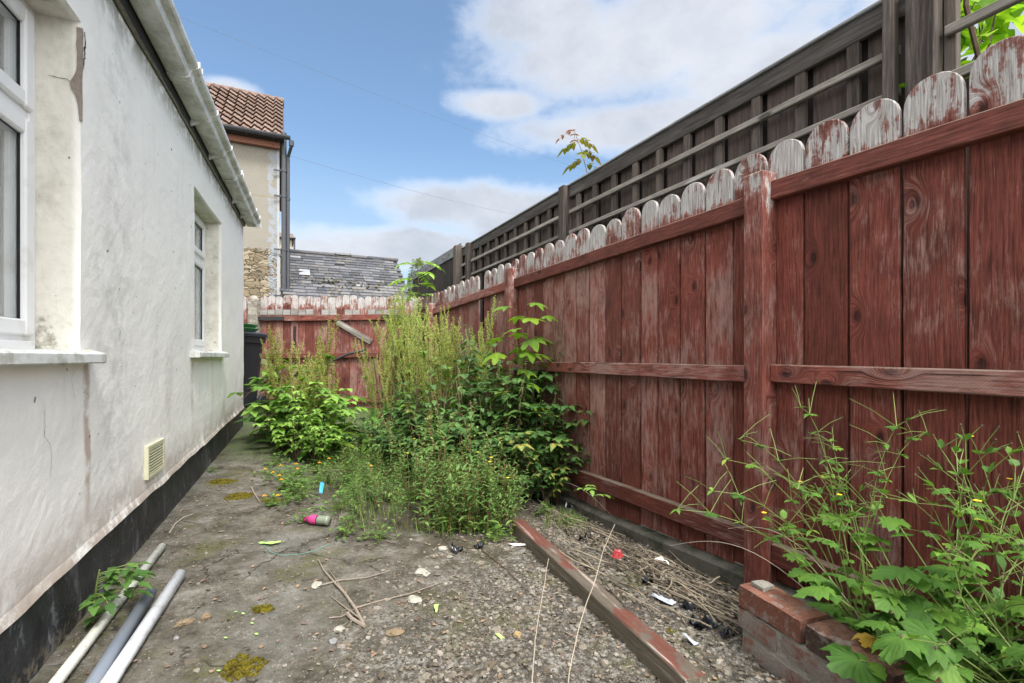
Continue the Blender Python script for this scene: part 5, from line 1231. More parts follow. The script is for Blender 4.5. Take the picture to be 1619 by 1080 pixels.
def herb(R_, n, m=L_herb):
    e = empty('low_weed', (0, 0, 0)); lf = MB(); st = MB()
    for k in range(n):
        a = rnd(0, 6.3); r_ = rnd(.1, 1)*R_; q = V(math.cos(a)*r_, math.sin(a)*r_, rnd(.02, .10)*(1.3-r_/R_)); st.tube([V(0, 0, 0), q*.5+V(0, 0, .02), q], .0009, 3, cap=False)
        for _ in range(3): leaf(lf, q, hv(rnd(0, 6.3), rnd(0, .7)), rnd(.014, .03), rnd(.004, .009), 'ov', 4, .15, .3)
    st.build('stems', M_stemg, e); lf.build('leaves', m, e, smooth=True); return e
sp_ = [(rnd(520, 800), rnd(2.35, 3.2), rnd(.7, 1.2)) for _ in range(16)]+[(rnd(430, 560), rnd(2.8, 3.9), rnd(.7, 1.1)) for _ in range(15)]+[(rnd(545, 620), rnd(3.2, 5.5), rnd(.7, 1.4)) for _ in range(34)]
sp_ += [(335, 3.35, .5), (548, 2.36, 1.0), (600, 2.33, .8), (480, 2.5, .8), (450, 2.75, .9), (430, 3.3, 1.0), (470, 3.1, 1.1), (860, 2.9, .8), (905, 2.72, .7)]
place([herb(.12, 34), herb(.10, 28), herb(.13, 40)], 'low green weed with tiny leaves spreading over the ground by the main clump', 'weed', px_spots(sp_), 'low weeds on the ground')
# marigolds
def marigold(pts_):
    e = empty('marigold_plant', (0, 0, 0)); st = MB(); lf = MB(); fs_ = []
    for (dx, dy, h) in pts_:
        q = [V(0, 0, 0), V(dx*.4, dy*.4, h*.6), V(dx, dy, h)]; st.tube(q, .0013, 4, cap=False)
        f = MB(); c_ = V(dx, dy, h)
        for m_ in range(12): leaf(f, c_, hv(m_*.524, .35), .014, .0035, 'la', 3, .1, .2, 0, random.random())
        for m_ in range(9): leaf(f, c_+V(0, 0, .002), hv(m_*.7, .9), .009, .0028, 'la', 3, .1, .1, 0, random.random())
        fs_.append(f)
        for _ in range(4): leaf(lf, at(q, rnd(.1, .7)), hv(rnd(0, 6.3), .5), rnd(.025, .05), rnd(.006, .010), 'do', 6, .15, .3)
    for _ in range(10): leaf(lf, V(0, 0, .01), hv(rnd(0, 6.3), .4), rnd(.03, .06), .008, 'do', 6, .15, .3)
    st.build('stems', M_stemg, e); lf.build('leaves', L_herb, e, smooth=True)
    for f in fs_: f.build('flower', M_or, e)
    return e
for (px, py, flw, lb) in ((432, 800, [(-.06, .02, .05), (.03, -.01, .06)], 'marigold with a pair of orange flowers above the green paper scrap'),
                          (452, 775, [(-.10, .04, .10), (-.04, .0, .09), (.05, .05, .12), (.0, -.06, .08), (-.13, .0, .13), (.02, .1, .14), (-.08, .1, .13)], 'marigold with many orange yellow flowers left of the pink bottle'),
                          (505, 760, [(0, 0, .12), (.05, .04, .14)], 'marigold with two small yellow orange flowers behind the pink bottle'), (585, 790, [(0, .02, .20)], 'marigold with a single yellow flower among the willowherbs')):
    p = G(px, py); e = marigold(flw); e.location = p; tag(e, lb, 'marigold')
yl = MB()
for (px, py) in ((655, 702), (645, 722), (777, 723), (803, 753), (755, 720), (775, 728), (700, 735)):
    pass
for (px, Y, z) in ((655, 2.9, .40), (644, 2.85, .32), (777, 2.62, .37), (774, 2.6, .35), (803, 2.6, .27), (755, 2.7, .38)):
    f = MB(); 
    for m_ in range(7): leaf(f, V(0, 0, z), hv(m_*.9, .5), .012, .004, 'ov', 3, .1, .1)
    e = empty('yellow_flower_weed', (*gp2(px, Y), gz(*gp2(px, Y))), 0, {644: 'leftmost', 655: 'second from the left', 755: 'third from the left', 774: 'fourth from the left', 777: 'fifth from the left', 803: 'rightmost'}[px]+' small yellow flower on a slender stem among the willowherbs', 'flower', 'yellow flowers in the main clump')
    s_ = MB(); s_.tube([V(0, 0, 0), V(.01, 0, z*.6), V(0, 0, z)], .0012, 3); s_.build('stem', M_stemg, e); f.build('flower', M_ye, e)
# wood avens behind the brick wall
random.seed(12)
for (x, y, nl, H_, sp__, ns, ln, bg_, lb) in ((1.02, 1.38, 24, .46, .30, 4, V(-.04, .02, 0), .8, 'leafy wood avens at the foot of the near fence post, leftmost in the planter'),
        (1.08, 1.20, 36, .52, .34, 4, V(0, 0, 0), 1.0, 'large leafy wood avens in the middle of the planter behind the dark brick'),
        (1.17, 1.13, 30, .56, .30, 4, V(.02, 0, 0), 1.0, 'wood avens with thin branching stems close to the red boards in the planter'),
        (1.17, .98, 28, .46, .28, 3, V(-.02, 0, 0), .95, 'broad leaved wood avens at the bottom right corner of the planter'),
        (1.25, 1.05, 26, .54, .25, 4, V(-.04, 0, 0), .95, 'tall wood avens at the right edge of the planter'),
        (1.03, 1.06, 14, .25, .2, 1, V(0, 0, 0), .8, 'low wood avens hanging over the bricks of the planter')):
    e = avens(nl, H_, sp__, ns, ln, bg_); e.location = (x, y, .085); tag(e, lb, 'wood avens')
# airy flower stems crossing in front of the post
e = empty('wood_avens', (1.02, 1.45, .08), 0, 'almost leafless wood avens with long wiry stems and burrs leaning left across the fence post', 'wood avens')
st = MB(); lf = MB(); bu = MB()
for k in range(9):
    tx_, tz_ = [(-.42, .42), (-.30, .56), (-.10, .66), (-.52, .36), (.1, .64), (-.22, .45), (.2, .60), (-.35, .50), (.0, .55)][k]
    pts = [V(tx_*(j/7)**1.3, .10*math.sin(k)*(j/7), tz_*math.sin(j/7*1.57)) for j in range(8)]; st.tube(pts, [.002-.0012*j/7 for j in range(8)], 4, cap=False)
    for j in range(5):
        p = at(pts, .4+.15*j); q = p
        for _ in range(2):
            d_ = V(rnd(-1, .7), rnd(-.6, .6), rnd(-.1, .9)).normalized(); L_ = rnd(.06, .14); w_ = p+d_*L_; st.tube([p, p+d_*L_*.5+V(0, 0, .006), w_], [.0012, .001, .0008], 3, cap=False)
            for m_ in range(12): dv = V(random.gauss(0, 1), random.gauss(0, 1), random.gauss(0, 1)).normalized(); s_ = dv.cross(V(.3, .5, .8)).normalized()*.0009; bu.add([w_-s_, w_+s_, w_+dv*.007], [(0, 1, 2)])
        if j % 2: palm(lf, p, hv(rnd(0, 6.3), .1), rnd(.018, .03), 'ave', .3)
        for _ in range(2): leaf(lf, p, V(rnd(-1, 1), rnd(-1, 1), rnd(-.3, .5)), .025, .006, 'la', 5)
st.build('stems', M_stemg, e); lf.build('leaves', L_avens, e, smooth=True); bu.build('burrs', M_burr, e)
b = MB(); palm(b, V(0, 0, 0), V(-.8, -.5, .1), .05, 'ave', .3, .8); o = b.build('fallen_leaf', L_yel, loc=V(.90, 1.20, .205)); tag(o, 'yellow lobed leaf drooping over the planter bricks', 'leaf')
# elder seedling by the plinth
e = empty('elder_seedling', G(147, 985), 0, 'small dark green elder seedling growing from the foot of the black plinth', 'seedling')
st = MB(); lf = MB(); S_ = [V(0, 0, 0), V(.005, 0, .06), V(.02, -.01, .13), V(.03, -.01, .18)]; st.tube(S_, [.004, .003, .0025, .002], 5)
for k in range(11): pinnate(lf, st, at(S_, .35+.6*k/11), hv(-.35+rnd(-1.5, 1.5), rnd(.2, .7)), rnd(.10, .15), 2, .013, .042, .35, .13, rnd(0, .6))
for k in range(5): leaf(lf, V(0, 0, .02), hv(rnd(-1.2, 1.2), rnd(.1, .6)), rnd(.06, .09), .012, 'do', 7, .2, .3)
st.build('stem', M_stemg, e); lf.build('leaves', L_bramble if False else L_herb, e, smooth=True)
# rose shoot above the dark fence
e = empty('rose_shoot', V(.83, 4.35, 1.9), 0, 'rose shoot with olive and bronze leaves poking above the dark fence against the sky', 'rose')
e.location = PX(925, 4.35, z=2.10); e.scale = (1.15,)*3; st = MB(); lf = MB(); S_ = [V(.06, 0, 0), V(.03, 0, .35), V(-.03, 0, .58), V(-.085, 0, .73)]; st.tube(S_, [.005, .004, .003, .002], 5)
for k, (u, a, n_) in enumerate(((.55, 2.8, 3), (.66, .3, 3), (.78, 2.9, 3), (.85, .2, 3), (.97, 1.5, 2), (.97, 4.2, 2), (.5, .2, 2), (.99, 2.8, 2), (.60, 4.6, 2))): pinnate(lf, st, at(S_, u), hv(a, .15), .12, n_, .021 if u < .95 else .012, .062 if u < .95 else .04, .5, .05, rnd(.1, .7) if u < .95 else 1)
st.build('stem', M_stemr, e); lf.build('leaves', L_rose, e, smooth=True)
e = empty('climbing_shoot', PX(1124, 2.95, z=2.2), 0, 'single small yellow green leaf tip showing above the dark fence capping', 'shoot')
st = MB(); lf = MB(); st.tube([V(0, .12, -.1), V(0, .1, .22)], .002, 4); leaf(lf, V(-.02, .1, .222), V(1, 0, .3), .045, .012, 'ov', 5); st.build('stem', M_stemg, e); lf.build('leaves', L_syc, e)
# climber behind the open trellis, top right
random.seed(3)
e = empty('climbing_plant', V(1.90, 1.92, 0), 0, 'bright green broad leaved climber behind the open rails at the top right', 'climber')
st = MB(); lf = MB()
for k in range(22):
    p = V(rnd(-.26, .42), rnd(-.12, .30), 1.45); pts = [p]
    for j in range(9): p = p+V(rnd(-.09, .09), rnd(-.07, .07), rnd(.07, .15)); pts.append(p)
    st.tube(pts, [.006-.004*j/9 for j in range(10)], 5)
    for j in range(30):
        q = at(pts, rnd(.1, 1)); d_ = V(rnd(-1, 1), rnd(-1, 1), rnd(-.7, .3)).normalized(); q2 = q+d_*rnd(.02, .05); leaf(lf, q2, d_, rnd(.055, .10), rnd(.022, .040), 'ov', 6, .15, rnd(.1, .6), .03)
for pts in ([V(-.18, -.12, 1.0), V(-.16, -.13, 1.95), V(-.22, -.13, 2.2), V(-.20, -.13, 2.6)],): st.tube(pts, .009, 6)
st.build('stems', M_stemb, e); lf.build('leaves', L_ivy, e, smooth=True)
# grass
random.seed(9)
gr = MB()
for k in range(5200):
    z_ = random.random()
    if z_ < .45: px, Y = rnd(540, 660), rnd(3.3, 6.8)
    elif z_ < .8: px, Y = rnd(500, 800), rnd(2.4, 3.4)
    elif z_ < .9: px, Y = rnd(395, 560), rnd(3.6, 7)
    else: px, Y = rnd(860, 930), rnd(2.6, 3.2)
    x, y = gp2(px, Y)
    if nz(x*3, y*3, 8) < -.15: continue
    if x > FC-FB*y-.05: continue
    h = rnd(.02, .09)*(1.3 if z_ < .8 else .8); a = rnd(0, 6.3); p = V(x, y, gz(x, y)); d_ = hv(a)*h*rnd(.2, .9); s_ = V(-math.sin(a), math.cos(a), 0)*rnd(.0008, .0018)
    gr.add([p-s_, p+s_, p+d_*.4+V(0, 0, h*.65)+s_*.7, p+d_*.4+V(0, 0, h*.65)-s_*.7, p+d_+V(0, 0, h)], [(0, 1, 2, 3), (3, 2, 4)])
tag(gr.build('grass', L_grass), 'short thin grass between and around the weed clumps', 'grass', kind='stuff')

# ------------------------------------------------------------------ dead stems, stalks, sticks
random.seed(14)
fr = V(.345, 1.62, 0); heapdir = V(-FB, 1, 0).normalized()
def stalk(p, d, L, r, bend, m=M_dry, name='dry_stalk'):
    d = d.normalized(); n = V(-d.y, d.x, 0); b = MB(); b.tube([V(0, 0, 0)+d*(L*j/5)+n*(bend*math.sin(j/5*3.1))+V(0, 0, .003*math.sin(j*2.1)) for j in range(6)], [r, r*1.05, r, r*.9, r*.8, r*.55], 5, rnd(0, 1)); return b.build(name, m, loc=p)
for k in range(190):
    u = random.random(); Y = 1.66+1.35*u; xl = A.x+(B.x-A.x)*(A.y-Y)/(A.y-B.y); xr = FC-FB*Y
    cx = xl+.10+(xr-xl-.20)*min(1, max(.02, random.gauss(.45, .22))); L_ = rnd(.08, .34); d_ = (heapdir+V(rnd(-.42, .42), rnd(-.1, .1), 0)).normalized()
    if random.random() < .2: d_ = V(rnd(-1, 1), rnd(-1, 1), 0).normalized(); L_ *= .5
    p = V(cx, Y, 0)-d_*L_*.5; p.z = gz(cx, Y)+rnd(.006, .05)*(1-abs(2*((cx-xl)/(xr-xl))-.9)*.6); d_.z = rnd(-.05, .05)
    tag(stalk(p, d_, L_, rnd(.0015, .0036), rnd(-.02, .02)), 'dry brown plant stalk lying in the heap between the red timber and the fence', 'stalk', 'dry stalks in the heap')
def gstick(pts, r, lb, m=M_stemb, lift=.006, name='stick'):
    P = [G(*q[:2], lift+(q[2] if len(q) > 2 else 0)) for q in pts]; b = MB(); b.tube(P, [r*(1-.5*j/(len(P)-1)) for j in range(len(P))], 6, .5); tag(b.build(name, m), lb, 'stick'); return P
M_twig = mat('grey twig', lambda t: (t.mix(t.noise(t.pos(), 60, 5), (.13, .10, .08), (.38, .32, .26)), None), rough=.85)
b = MB()
def gpts(l, lift=.008): return [G(q[0], q[1], lift) for q in l]
b.tube(gpts([(576, 990), (562, 962), (545, 938), (528, 920), (512, 902), (503, 884)]), [.006, .0055, .005, .004, .003, .002], 6); b.tube(gpts([(576, 990), (556, 978), (549, 970)]), [.006, .006, .007], 6)
b.tube(gpts([(545, 938), (530, 915), (520, 900)]), [.003, .002, .001], 5); b.tube(gpts([(572, 980), (548, 962), (524, 943)]), [.003, .002, .0015], 5)
tag(b.build('forked_stick', M_twig), 'grey brown forked stick lying in the middle of the soil', 'stick')
gstick([(508, 925, .0), (540, 917), (580, 913), (618, 902)], .0035, 'thin brown stick crossing behind the forked stick', M_twig)
gstick([(560, 962), (600, 950), (650, 938), (700, 920)], .003, 'thin brown stick running right from the forked stick', M_twig)
gstick([(520, 977), (540, 975), (565, 960)], .0025, 'short twig left of the fork of the forked stick', M_twig)
gstick([(397, 770), (402, 780), (412, 795)], .005, 'short dark twig on the moss beside the marigolds', M_twig)
gstick([(268, 842), (277, 828), (290, 818), (304, 813)], .003, 'short curved dry stem beside the black plinth', M_pale)
gstick([(760, 868), (800, 900), (835, 935), (865, 960)], .0022, 'long thin brown stem running from the white paper scrap to the timber', M_stemb)
for pts, lb in (([V(.15, 1.30, .0), V(.158, 1.33, .05), V(.195, 1.40, .14), V(.255, 1.48, .23), V(.29, 1.55, .29), V(.345, 1.62, .355)], 'tall pale dry stem leaning right in the near foreground, right of its twin'),
                ([V(.055, 1.32, .0), V(.06, 1.36, .06), V(.075, 1.42, .13), V(.12, 1.58, .25)], 'pale dry stem standing in the near foreground, left of its twin')):
    b = MB(); b.tube([at(pts, j/16)+V(.004*nz(j*.7, 3), 0, gz(*at(pts, j/16)[:2])+.003*nz(j*.9, 8)) for j in range(17)], [.0019-.0011*j/16 for j in range(17)] or [.0018, .0016, .0015, .0014, .0012, .0008][:len(pts)], 6); b.lathe([(.004, 0), (.011, .012), (.008, .025), (.003, .03)], 8, Matrix.Translation(pts[0]+V(0, 0, gz(pts[0].x, pts[0].y)-.01)))
    tag(b.build('dead_stalk', M_pale), lb, 'dry stem')
def arc(P0, P1, h, r, m, lb, name='bramble_runner'):
    b = MB(); b.tube([P0+(P1-P0)*(j/14)+V(0, 0, h*math.sin(math.pi*j/14)) for j in range(15)], [r*(1-.6*j/14) for j in range(15)], 5); tag(b.build(name, m), lb, 'stem')
arc(G(830, 780), G(985, 835), .17, .0022, M_pale, 'thin arching dry runner reaching from the main clump over the beam end')
arc(G(990, 790), G(1165, 910), .06, .002, M_pale, 'long arching pale runner along the concrete kerb')
arc(G(880, 700), G(960, 780), .10, .002, M_stemb, 'brown runner arching down the foot of the red fence')
arc(V(1.0, 1.5, .1), V(.62, 1.9, .16), .1, .0016, M_pale, 'wiry dry stem from the planter reaching left over the brick')
arc(V(1.02, 1.35, .1), V(.78, 1.75, .28), .12, .0016, M_pale, 'pale dry stem from the planter leaning across the red post')
for k in range(16):     # tangle of long dead stems between the two clumps
    a = G(rnd(545, 650), rnd(640, 720)); d_ = V(rnd(-1, 1), rnd(-.6, .6), rnd(.1, .6)); tag(stalk(a, d_, rnd(.35, .8), .0022, rnd(-.06, .06), M_pale if k % 2 else M_dry, 'dead_weed'), 'long dead stem tangled between the two weed clumps', 'dry stem', 'dead stems between the clumps')
for k in range(30):     # old brown upright stems in the main clump
    x, y = gp2(rnd(590, 800), rnd(3.3, 4.6)); d_ = V(rnd(-.2, .2), rnd(-.2, .2), 1); tag(stalk(V(x, y, gz(x, y)), d_, rnd(.5, 1.1), .0035, rnd(-.04, .04), M_stemb if k % 3 else M_dry, 'dead_weed'), 'upright dead brown stem standing in the main weed clump', 'dry stem', 'dead stems in the main clump')
e = empty('bramble_sprout', V((937-809.5)/F*2.75, 2.75, .05), 0, 'small light green sprout hanging over the dry stalks at the foot of the red fence', 'sprout')
st = MB(); lf = MB(); st.tube([V(.02, 0, 0), V(.01, 0, .08), V(-.02, -.01, .13)], .0015, 4); 
for k in range(3): pinnate(lf, st, at([V(.02, 0, 0), V(.01, 0, .08), V(-.02, -.01, .13)], .4+.3*k), hv(k*2.2+.3, .2), .09, 2, .012, .035, .3, .08, rnd(.4, 1))
st.build('stem', M_stemg, e); lf.build('leaves', L_elder, e, smooth=True)

# ------------------------------------------------------------------ litter and stones
def blob(px, py, rx, ry, rz, m, name, lb, cat, seed=0, amp=.25, lift=0):
    b = MB(); vs = []; nu, nv = 14, 9
    for i in range(nv+1):
        for j in range(nu):
            th = math.pi*i/nv; ph = 2*math.pi*j/nu; d_ = V(math.sin(th)*math.cos(ph), math.sin(th)*math.sin(ph), math.cos(th)); k_ = 1+amp*noise.noise(d_*1.6+V(seed, seed, 0))+amp*.5*noise.noise(d_*4+V(seed, 0, 0))
            vs.append(V(d_.x*rx*k_, d_.y*ry*k_, d_.z*rz*k_))
    b.add(vs, [(i*nu+j, (i+1)*nu+j, (i+1)*nu+(j+1) % nu, i*nu+(j+1) % nu) for i in range(nv) for j in range(nu)], .5); o = b.build(name, m, loc=G(px, py, rz*.5+lift)); o.rotation_euler = (0, 0, seed); return tag(o, lb, cat)
def stone_m(name, c): return mat(name, lambda t: (t.mix(t.noise(t.obj(), 60, 6, .7), tuple(x*.5 for x in c), tuple(min(1, x*1.4) for x in c)), t.bump(t.noise(t.obj(), 90, 5, .7), .8, .004)), rough=.9)
m_st1 = stone_m('tan stone', (.36, .26, .13)); m_st2 = stone_m('grey stone', (.26, .26, .26)); m_st3 = stone_m('brown flat stone', (.22, .165, .105)); m_st4 = stone_m('pale mortar stone', (.38, .36, .31))
blob(818, 1004, .014, .013, .012, m_st1, 'stone', 'yellow brown round pebble beside a torn green scrap', 'stone', 1)
blob(527, 1014, .014, .013, .008, m_st2, 'stone', 'blue grey pebble in the foreground below the forked stick', 'stone', 2)
blob(536, 995, .018, .015, .008, m_st4, 'stone', 'pale lump of mortar just behind the blue grey pebble', 'stone', 3)
blob(293, 984, .028, .014, .010, m_st3, 'stone', 'flat brown stone on the concrete right of the white pipe', 'stone', 4, .4)
blob(326, 975, .018, .014, .010, m_st3, 'stone', 'dark brown stone touching the flat brown one', 'stone', 5, .4)
blob(279, 1009, .009, .007, .006, m_st2, 'stone', 'tiny dark pebble beside the white pipe', 'stone', 6)
blob(774, 822, .030, .022, .030, m_st2, 'stone', 'grey stone chunk at the upper end of the red timber', 'stone', 7, .3)
blob(778, 843, .030, .022, .018, m_st3, 'stone', 'reddish brown stone chunk in front of the grey one by the timber', 'stone', 8, .3)
blob(700, 868, .022, .02, .012, m_st4, 'stone', 'whitish stone left of the black plastic scraps', 'stone', 9)
blob(1138, 1047, .013, .010, .008, m_st4, 'stone', 'pale pebble between the end of the timber and the brick wall', 'stone', 10)
blob(500, 925, .026, .018, .008, m_st4, 'stone', 'flat pale concrete flake left of the forked stick', 'stone', 11, .4)
blob(655, 948, .03, .02, .008, m_st4, 'stone', 'weathered pale flake right of the forked stick', 'stone', 12, .5)
blob(668, 905, .035, .025, .009, m_st4, 'stone', 'wide flat pale flake behind the torn green scrap', 'stone', 15, .5)
blob(625, 1000, .03, .02, .008, m_st3, 'stone', 'low brown clod of soil in the middle foreground', 'stone', 13, .5)
blob(404, 655, .16, .11, .05, m_st2, 'stone', 'low dark stone slab edge by the wheelie bin', 'stone', 14, .2) if False else None
m_mossy = mat('yellow green moss', lambda t: (t.mix(t.sm(t.noise(t.obj(), 60, 6, .7), .35, .65), (.05, .038, .008), (.20, .17, .02)), t.bump(t.noise(t.obj(), 200, 4, .7), 1, .006)), rough=1, spec=.1)
def moss(px, py, r, lb, seed):
    b = MB(); rs = random.Random(seed); c_ = G(px, py)
    for k in range(int(60000*r*r)+80):
        a = rs.uniform(0, 6.3); q = r*math.sqrt(rs.random())*(1+.4*nz(math.cos(a)*1.5+seed, math.sin(a)*1.5)); x, y = math.cos(a)*q, math.sin(a)*q*.8; s_ = rs.uniform(.0025, .006); z = gz(c_.x+x, c_.y+y)-c_.z+.001; h = s_*rs.uniform(.7, 1.3)*(1.3-q/r*.6)
        b.add([V(x+s_*math.cos(j*1.05), y+s_*math.sin(j*1.05), z-.002) for j in range(6)]+[V(x+s_*.55*math.cos(j*1.05+.3), y+s_*.55*math.sin(j*1.05+.3), z+h) for j in range(6)], [(j, (j+1) % 6, 6+(j+1) % 6, 6+j) for j in range(6)]+[tuple(range(6, 12))], rs.random())
    tag(b.build('moss_patch', m_mossy, loc=c_), lb, 'moss')
moss(382, 1055, .062, 'thick yellow brown moss patch at the bottom edge of the concrete', 1); moss(416, 963, .032, 'small yellow green moss patch on the concrete in front of the green scrap', 2)
moss(378, 785, .09, 'wide olive moss patch on the concrete near the middle of the house wall', 3); moss(350, 762, .08, 'olive moss patch nearest the black plinth', 4); moss(430, 792, .06, 'olive moss patch under the marigolds', 5)
moss(1060, 998, .02, 'tiny green moss spot beside the end of the stalk heap', 6)
def sheet(px, py, pts, m, name, lb, cat, lift=.006, crump=.004, seed=0, tilt=(0, 0)):
    b = MB(); c_ = V(sum(p[0] for p in pts)/len(pts), sum(p[1] for p in pts)/len(pts), 0); vs = []; K = 5; n = len(pts); ring = []
    for i in range(n):
        a, b_ = V(*pts[i], 0), V(*pts[(i+1) % n], 0); ring += [a, (a+b_)/2+V(nz(i, seed)*.002, nz(seed, i)*.002, 0)]
    N = len(ring)
    for k in range(K+1):
        for p in ring:
            q = c_+(p-c_)*(k/K); vs.append(V(q.x, q.y, crump*noise.noise(V(q.x*60, q.y*60, seed))*2+q.x*tilt[0]+q.y*tilt[1]))
    fs = [(k*N+i, (k+1)*N+i, (k+1)*N+(i+1) % N, k*N+(i+1) % N) for k in range(K) for i in range(N)]
    b.add(vs, fs, .5); o = b.build(name, m, loc=G(px, py, lift), smooth=False); sm_ = o.modifiers.new('thickness', 'SOLIDIFY'); sm_.thickness = .0008; return tag(o, lb, cat)
m_gp = mat('pale green paper', flat((.36, .62, .16), .08, 30), rough=.7); m_pp = mat('white paper', flat((.70, .70, .66), .06), rough=.7); m_rp = mat('red plastic', flat((.24, .02, .022), .15), rough=.35)
m_bp = mat('black plastic sheet', flat((.012, .013, .018), .6, 30), rough=.3, spec=.6); m_bl = mat('blue plastic', flat((.05, .35, .62), .2), rough=.4); m_clear = mat('cloudy plastic', flat((.45, .5, .58), .2, 30), rough=.25, spec=.6)
sheet(425, 858, [(-.050, .0), (-.02, .012), (.045, .022), (.05, .01), (.02, -.016), (-.015, -.012)], m_gp, 'paper_scrap', 'large pale green torn scrap beside the marigold stems', 'scrap', .010, .003, 1)
sheet(688, 962, [(-.008, .018), (.010, .020), (.010, -.012), (.006, -.024), (.0, -.005)], m_gp, 'paper_scrap', 'torn pale green scrap in the middle of the flaky soil', 'scrap', .010, .003, 2, (.3, .2))
sheet(790, 1006, [(-.016, .006), (-.004, .010), (.015, -.004), (.004, -.008)], m_gp, 'paper_scrap', 'small pale green scrap left of the yellow brown pebble', 'scrap', .010, .003, 3, (-.3, .3))
for k, (px, py) in enumerate(((384, 970), (398, 985), (356, 1008), (405, 1002), (345, 1060), (372, 967))): sheet(px, py, [(-.006, .0), (.002, .004), (.008, -.001), (.001, -.004)], m_gp, 'leaf_fragment', 'tiny light green leaf fragment on the concrete near the small moss patches', 'leaf fragment', .006, .002, 20+k).__setitem__('group', 'green leaf fragments')
sheet(820, 861, [(-.050, .012), (.020, .012), (.050, -.004), (-.022, -.016)], m_pp, 'paper_scrap', 'white paper scrap left of the red timber', 'paper', .012, .003, 4)
sheet(976, 877, [(-.028, -.004), (-.006, .024), (.020, .020), (.026, -.010), (.0, -.026)], m_rp, 'plastic_shard', 'bright red plastic shard on the dry stalks', 'plastic shard', .07, .006, 5, (.1, .5))
sheet(1048, 887, [(-.03, .02), (.0, .02), (.022, .0), (.02, -.022), (.012, -.004)], m_pp, 'plastic_shard', 'curved white plastic shard on the stalk heap', 'plastic shard', .05, .006, 6, (.1, .4))
sheet(1050, 948, [(-.04, .03), (.0, .02), (.04, -.02), (.0, -.03)], m_clear, 'plastic_film', 'crumpled cloudy plastic film at the near end of the stalk heap', 'plastic film', .02, .012, 7)
sheet(1092, 1012, [(-.02, .03), (.0, .02), (.02, -.02), (.0, -.03)], m_clear, 'plastic_film', 'small pale blue plastic film near the end of the timber', 'plastic film', .015, .010, 8)
for k, (px, py, s_, lb) in enumerate(((1112, 985, .055, 'crumpled black plastic sheet at the near end of the stalks'), (1024, 920, .028, 'small black plastic scrap under the stalks'), (905, 800, .05, 'black plastic sheet at the foot of the red fence'), (757, 862, .03, 'black plastic scrap left of the brown stone chunk'), (722, 868, .032, 'black plastic scrap under the willowherbs'), (797, 835, .035, 'black plastic tucked behind the upper end of the timber'), (1150, 890+110, .03, 'black plastic bit beside the brick wall'), (1085, 960, .03, 'small black plastic curl just behind the big crumpled black sheet'), (925, 850, .035, 'black plastic strip half buried in the middle of the stalks'))):
    sheet(px, py, [(s_*math.cos(a)*rnd(.7, 1.2), s_*math.sin(a)*rnd(.5, 1)) for a in [j*.785 for j in range(8)]], m_bp, 'plastic_sheet', lb, 'plastic sheet', .016, .022, 30+k)
sheet(508, 771, [(-.012, .02), (.010, .022), (.014, -.02), (-.008, -.02)], m_bl, 'plastic_scrap', 'small bright blue plastic scrap among the low weeds', 'scrap', .03, .008, 9, (0, 1.2))
sheet(975, 960, [(-.01, .0), (.0, .008), (.01, .0), (.0, -.008)], m_gp, 'leaf_fragment', 'green leaf fragment on the stalk heap', 'leaf fragment', .05, .003, 41)
# bottle
m_pink = mat('pink plastic', flat((.55, .06, .22), .15), rough=.25, spec=.5); m_bot = mat('dull green clear bottle', flat((.20, .23, .17), .25, 30), rough=.2, spec=.6)
p = G(503, 822, .026); e = empty('plastic_bottle', p, 0, 'crushed plastic bottle with pink top half lying among the low weeds', 'bottle'); Mb = Matrix.Rotation(R(90), 4, 'Y') @ Matrix.Rotation(.2, 4, 'X')
b = MB(); b.lathe([(.0, -.0), (.022, 0), (.024, .006), (.023, .02), (.024, .03), (.022, .04), (.024, .05), (.0235, .062)], 16, Mb); b.build('bottle_base', m_bot, e, smooth=True)
b = MB(); b.lathe([(.0242, -.002), (.0245, -.03), (.022, -.042), (.013, -.056), (.011, -.062), (.0, -.062)], 16, Mb, cap=False); b.build('bottle_shoulder', m_pink, e, smooth=True)
b = MB(); b.lathe([(.013, -.060), (.013, -.074), (.0, -.074)], 14, Mb, cap=False); b.build('cap', m_pink, e)
m_tw = mat('green twine', flat((.12, .33, .28), .2), rough=.8); b = MB(); b.tube([G(*q, .006) for q in ((418, 862), (428, 873), (445, 878), (475, 876), (500, 870), (520, 860))], .0012, 5); tag(b.build('twine', m_tw), 'thin green twine trailing right from the green scrap', 'twine')
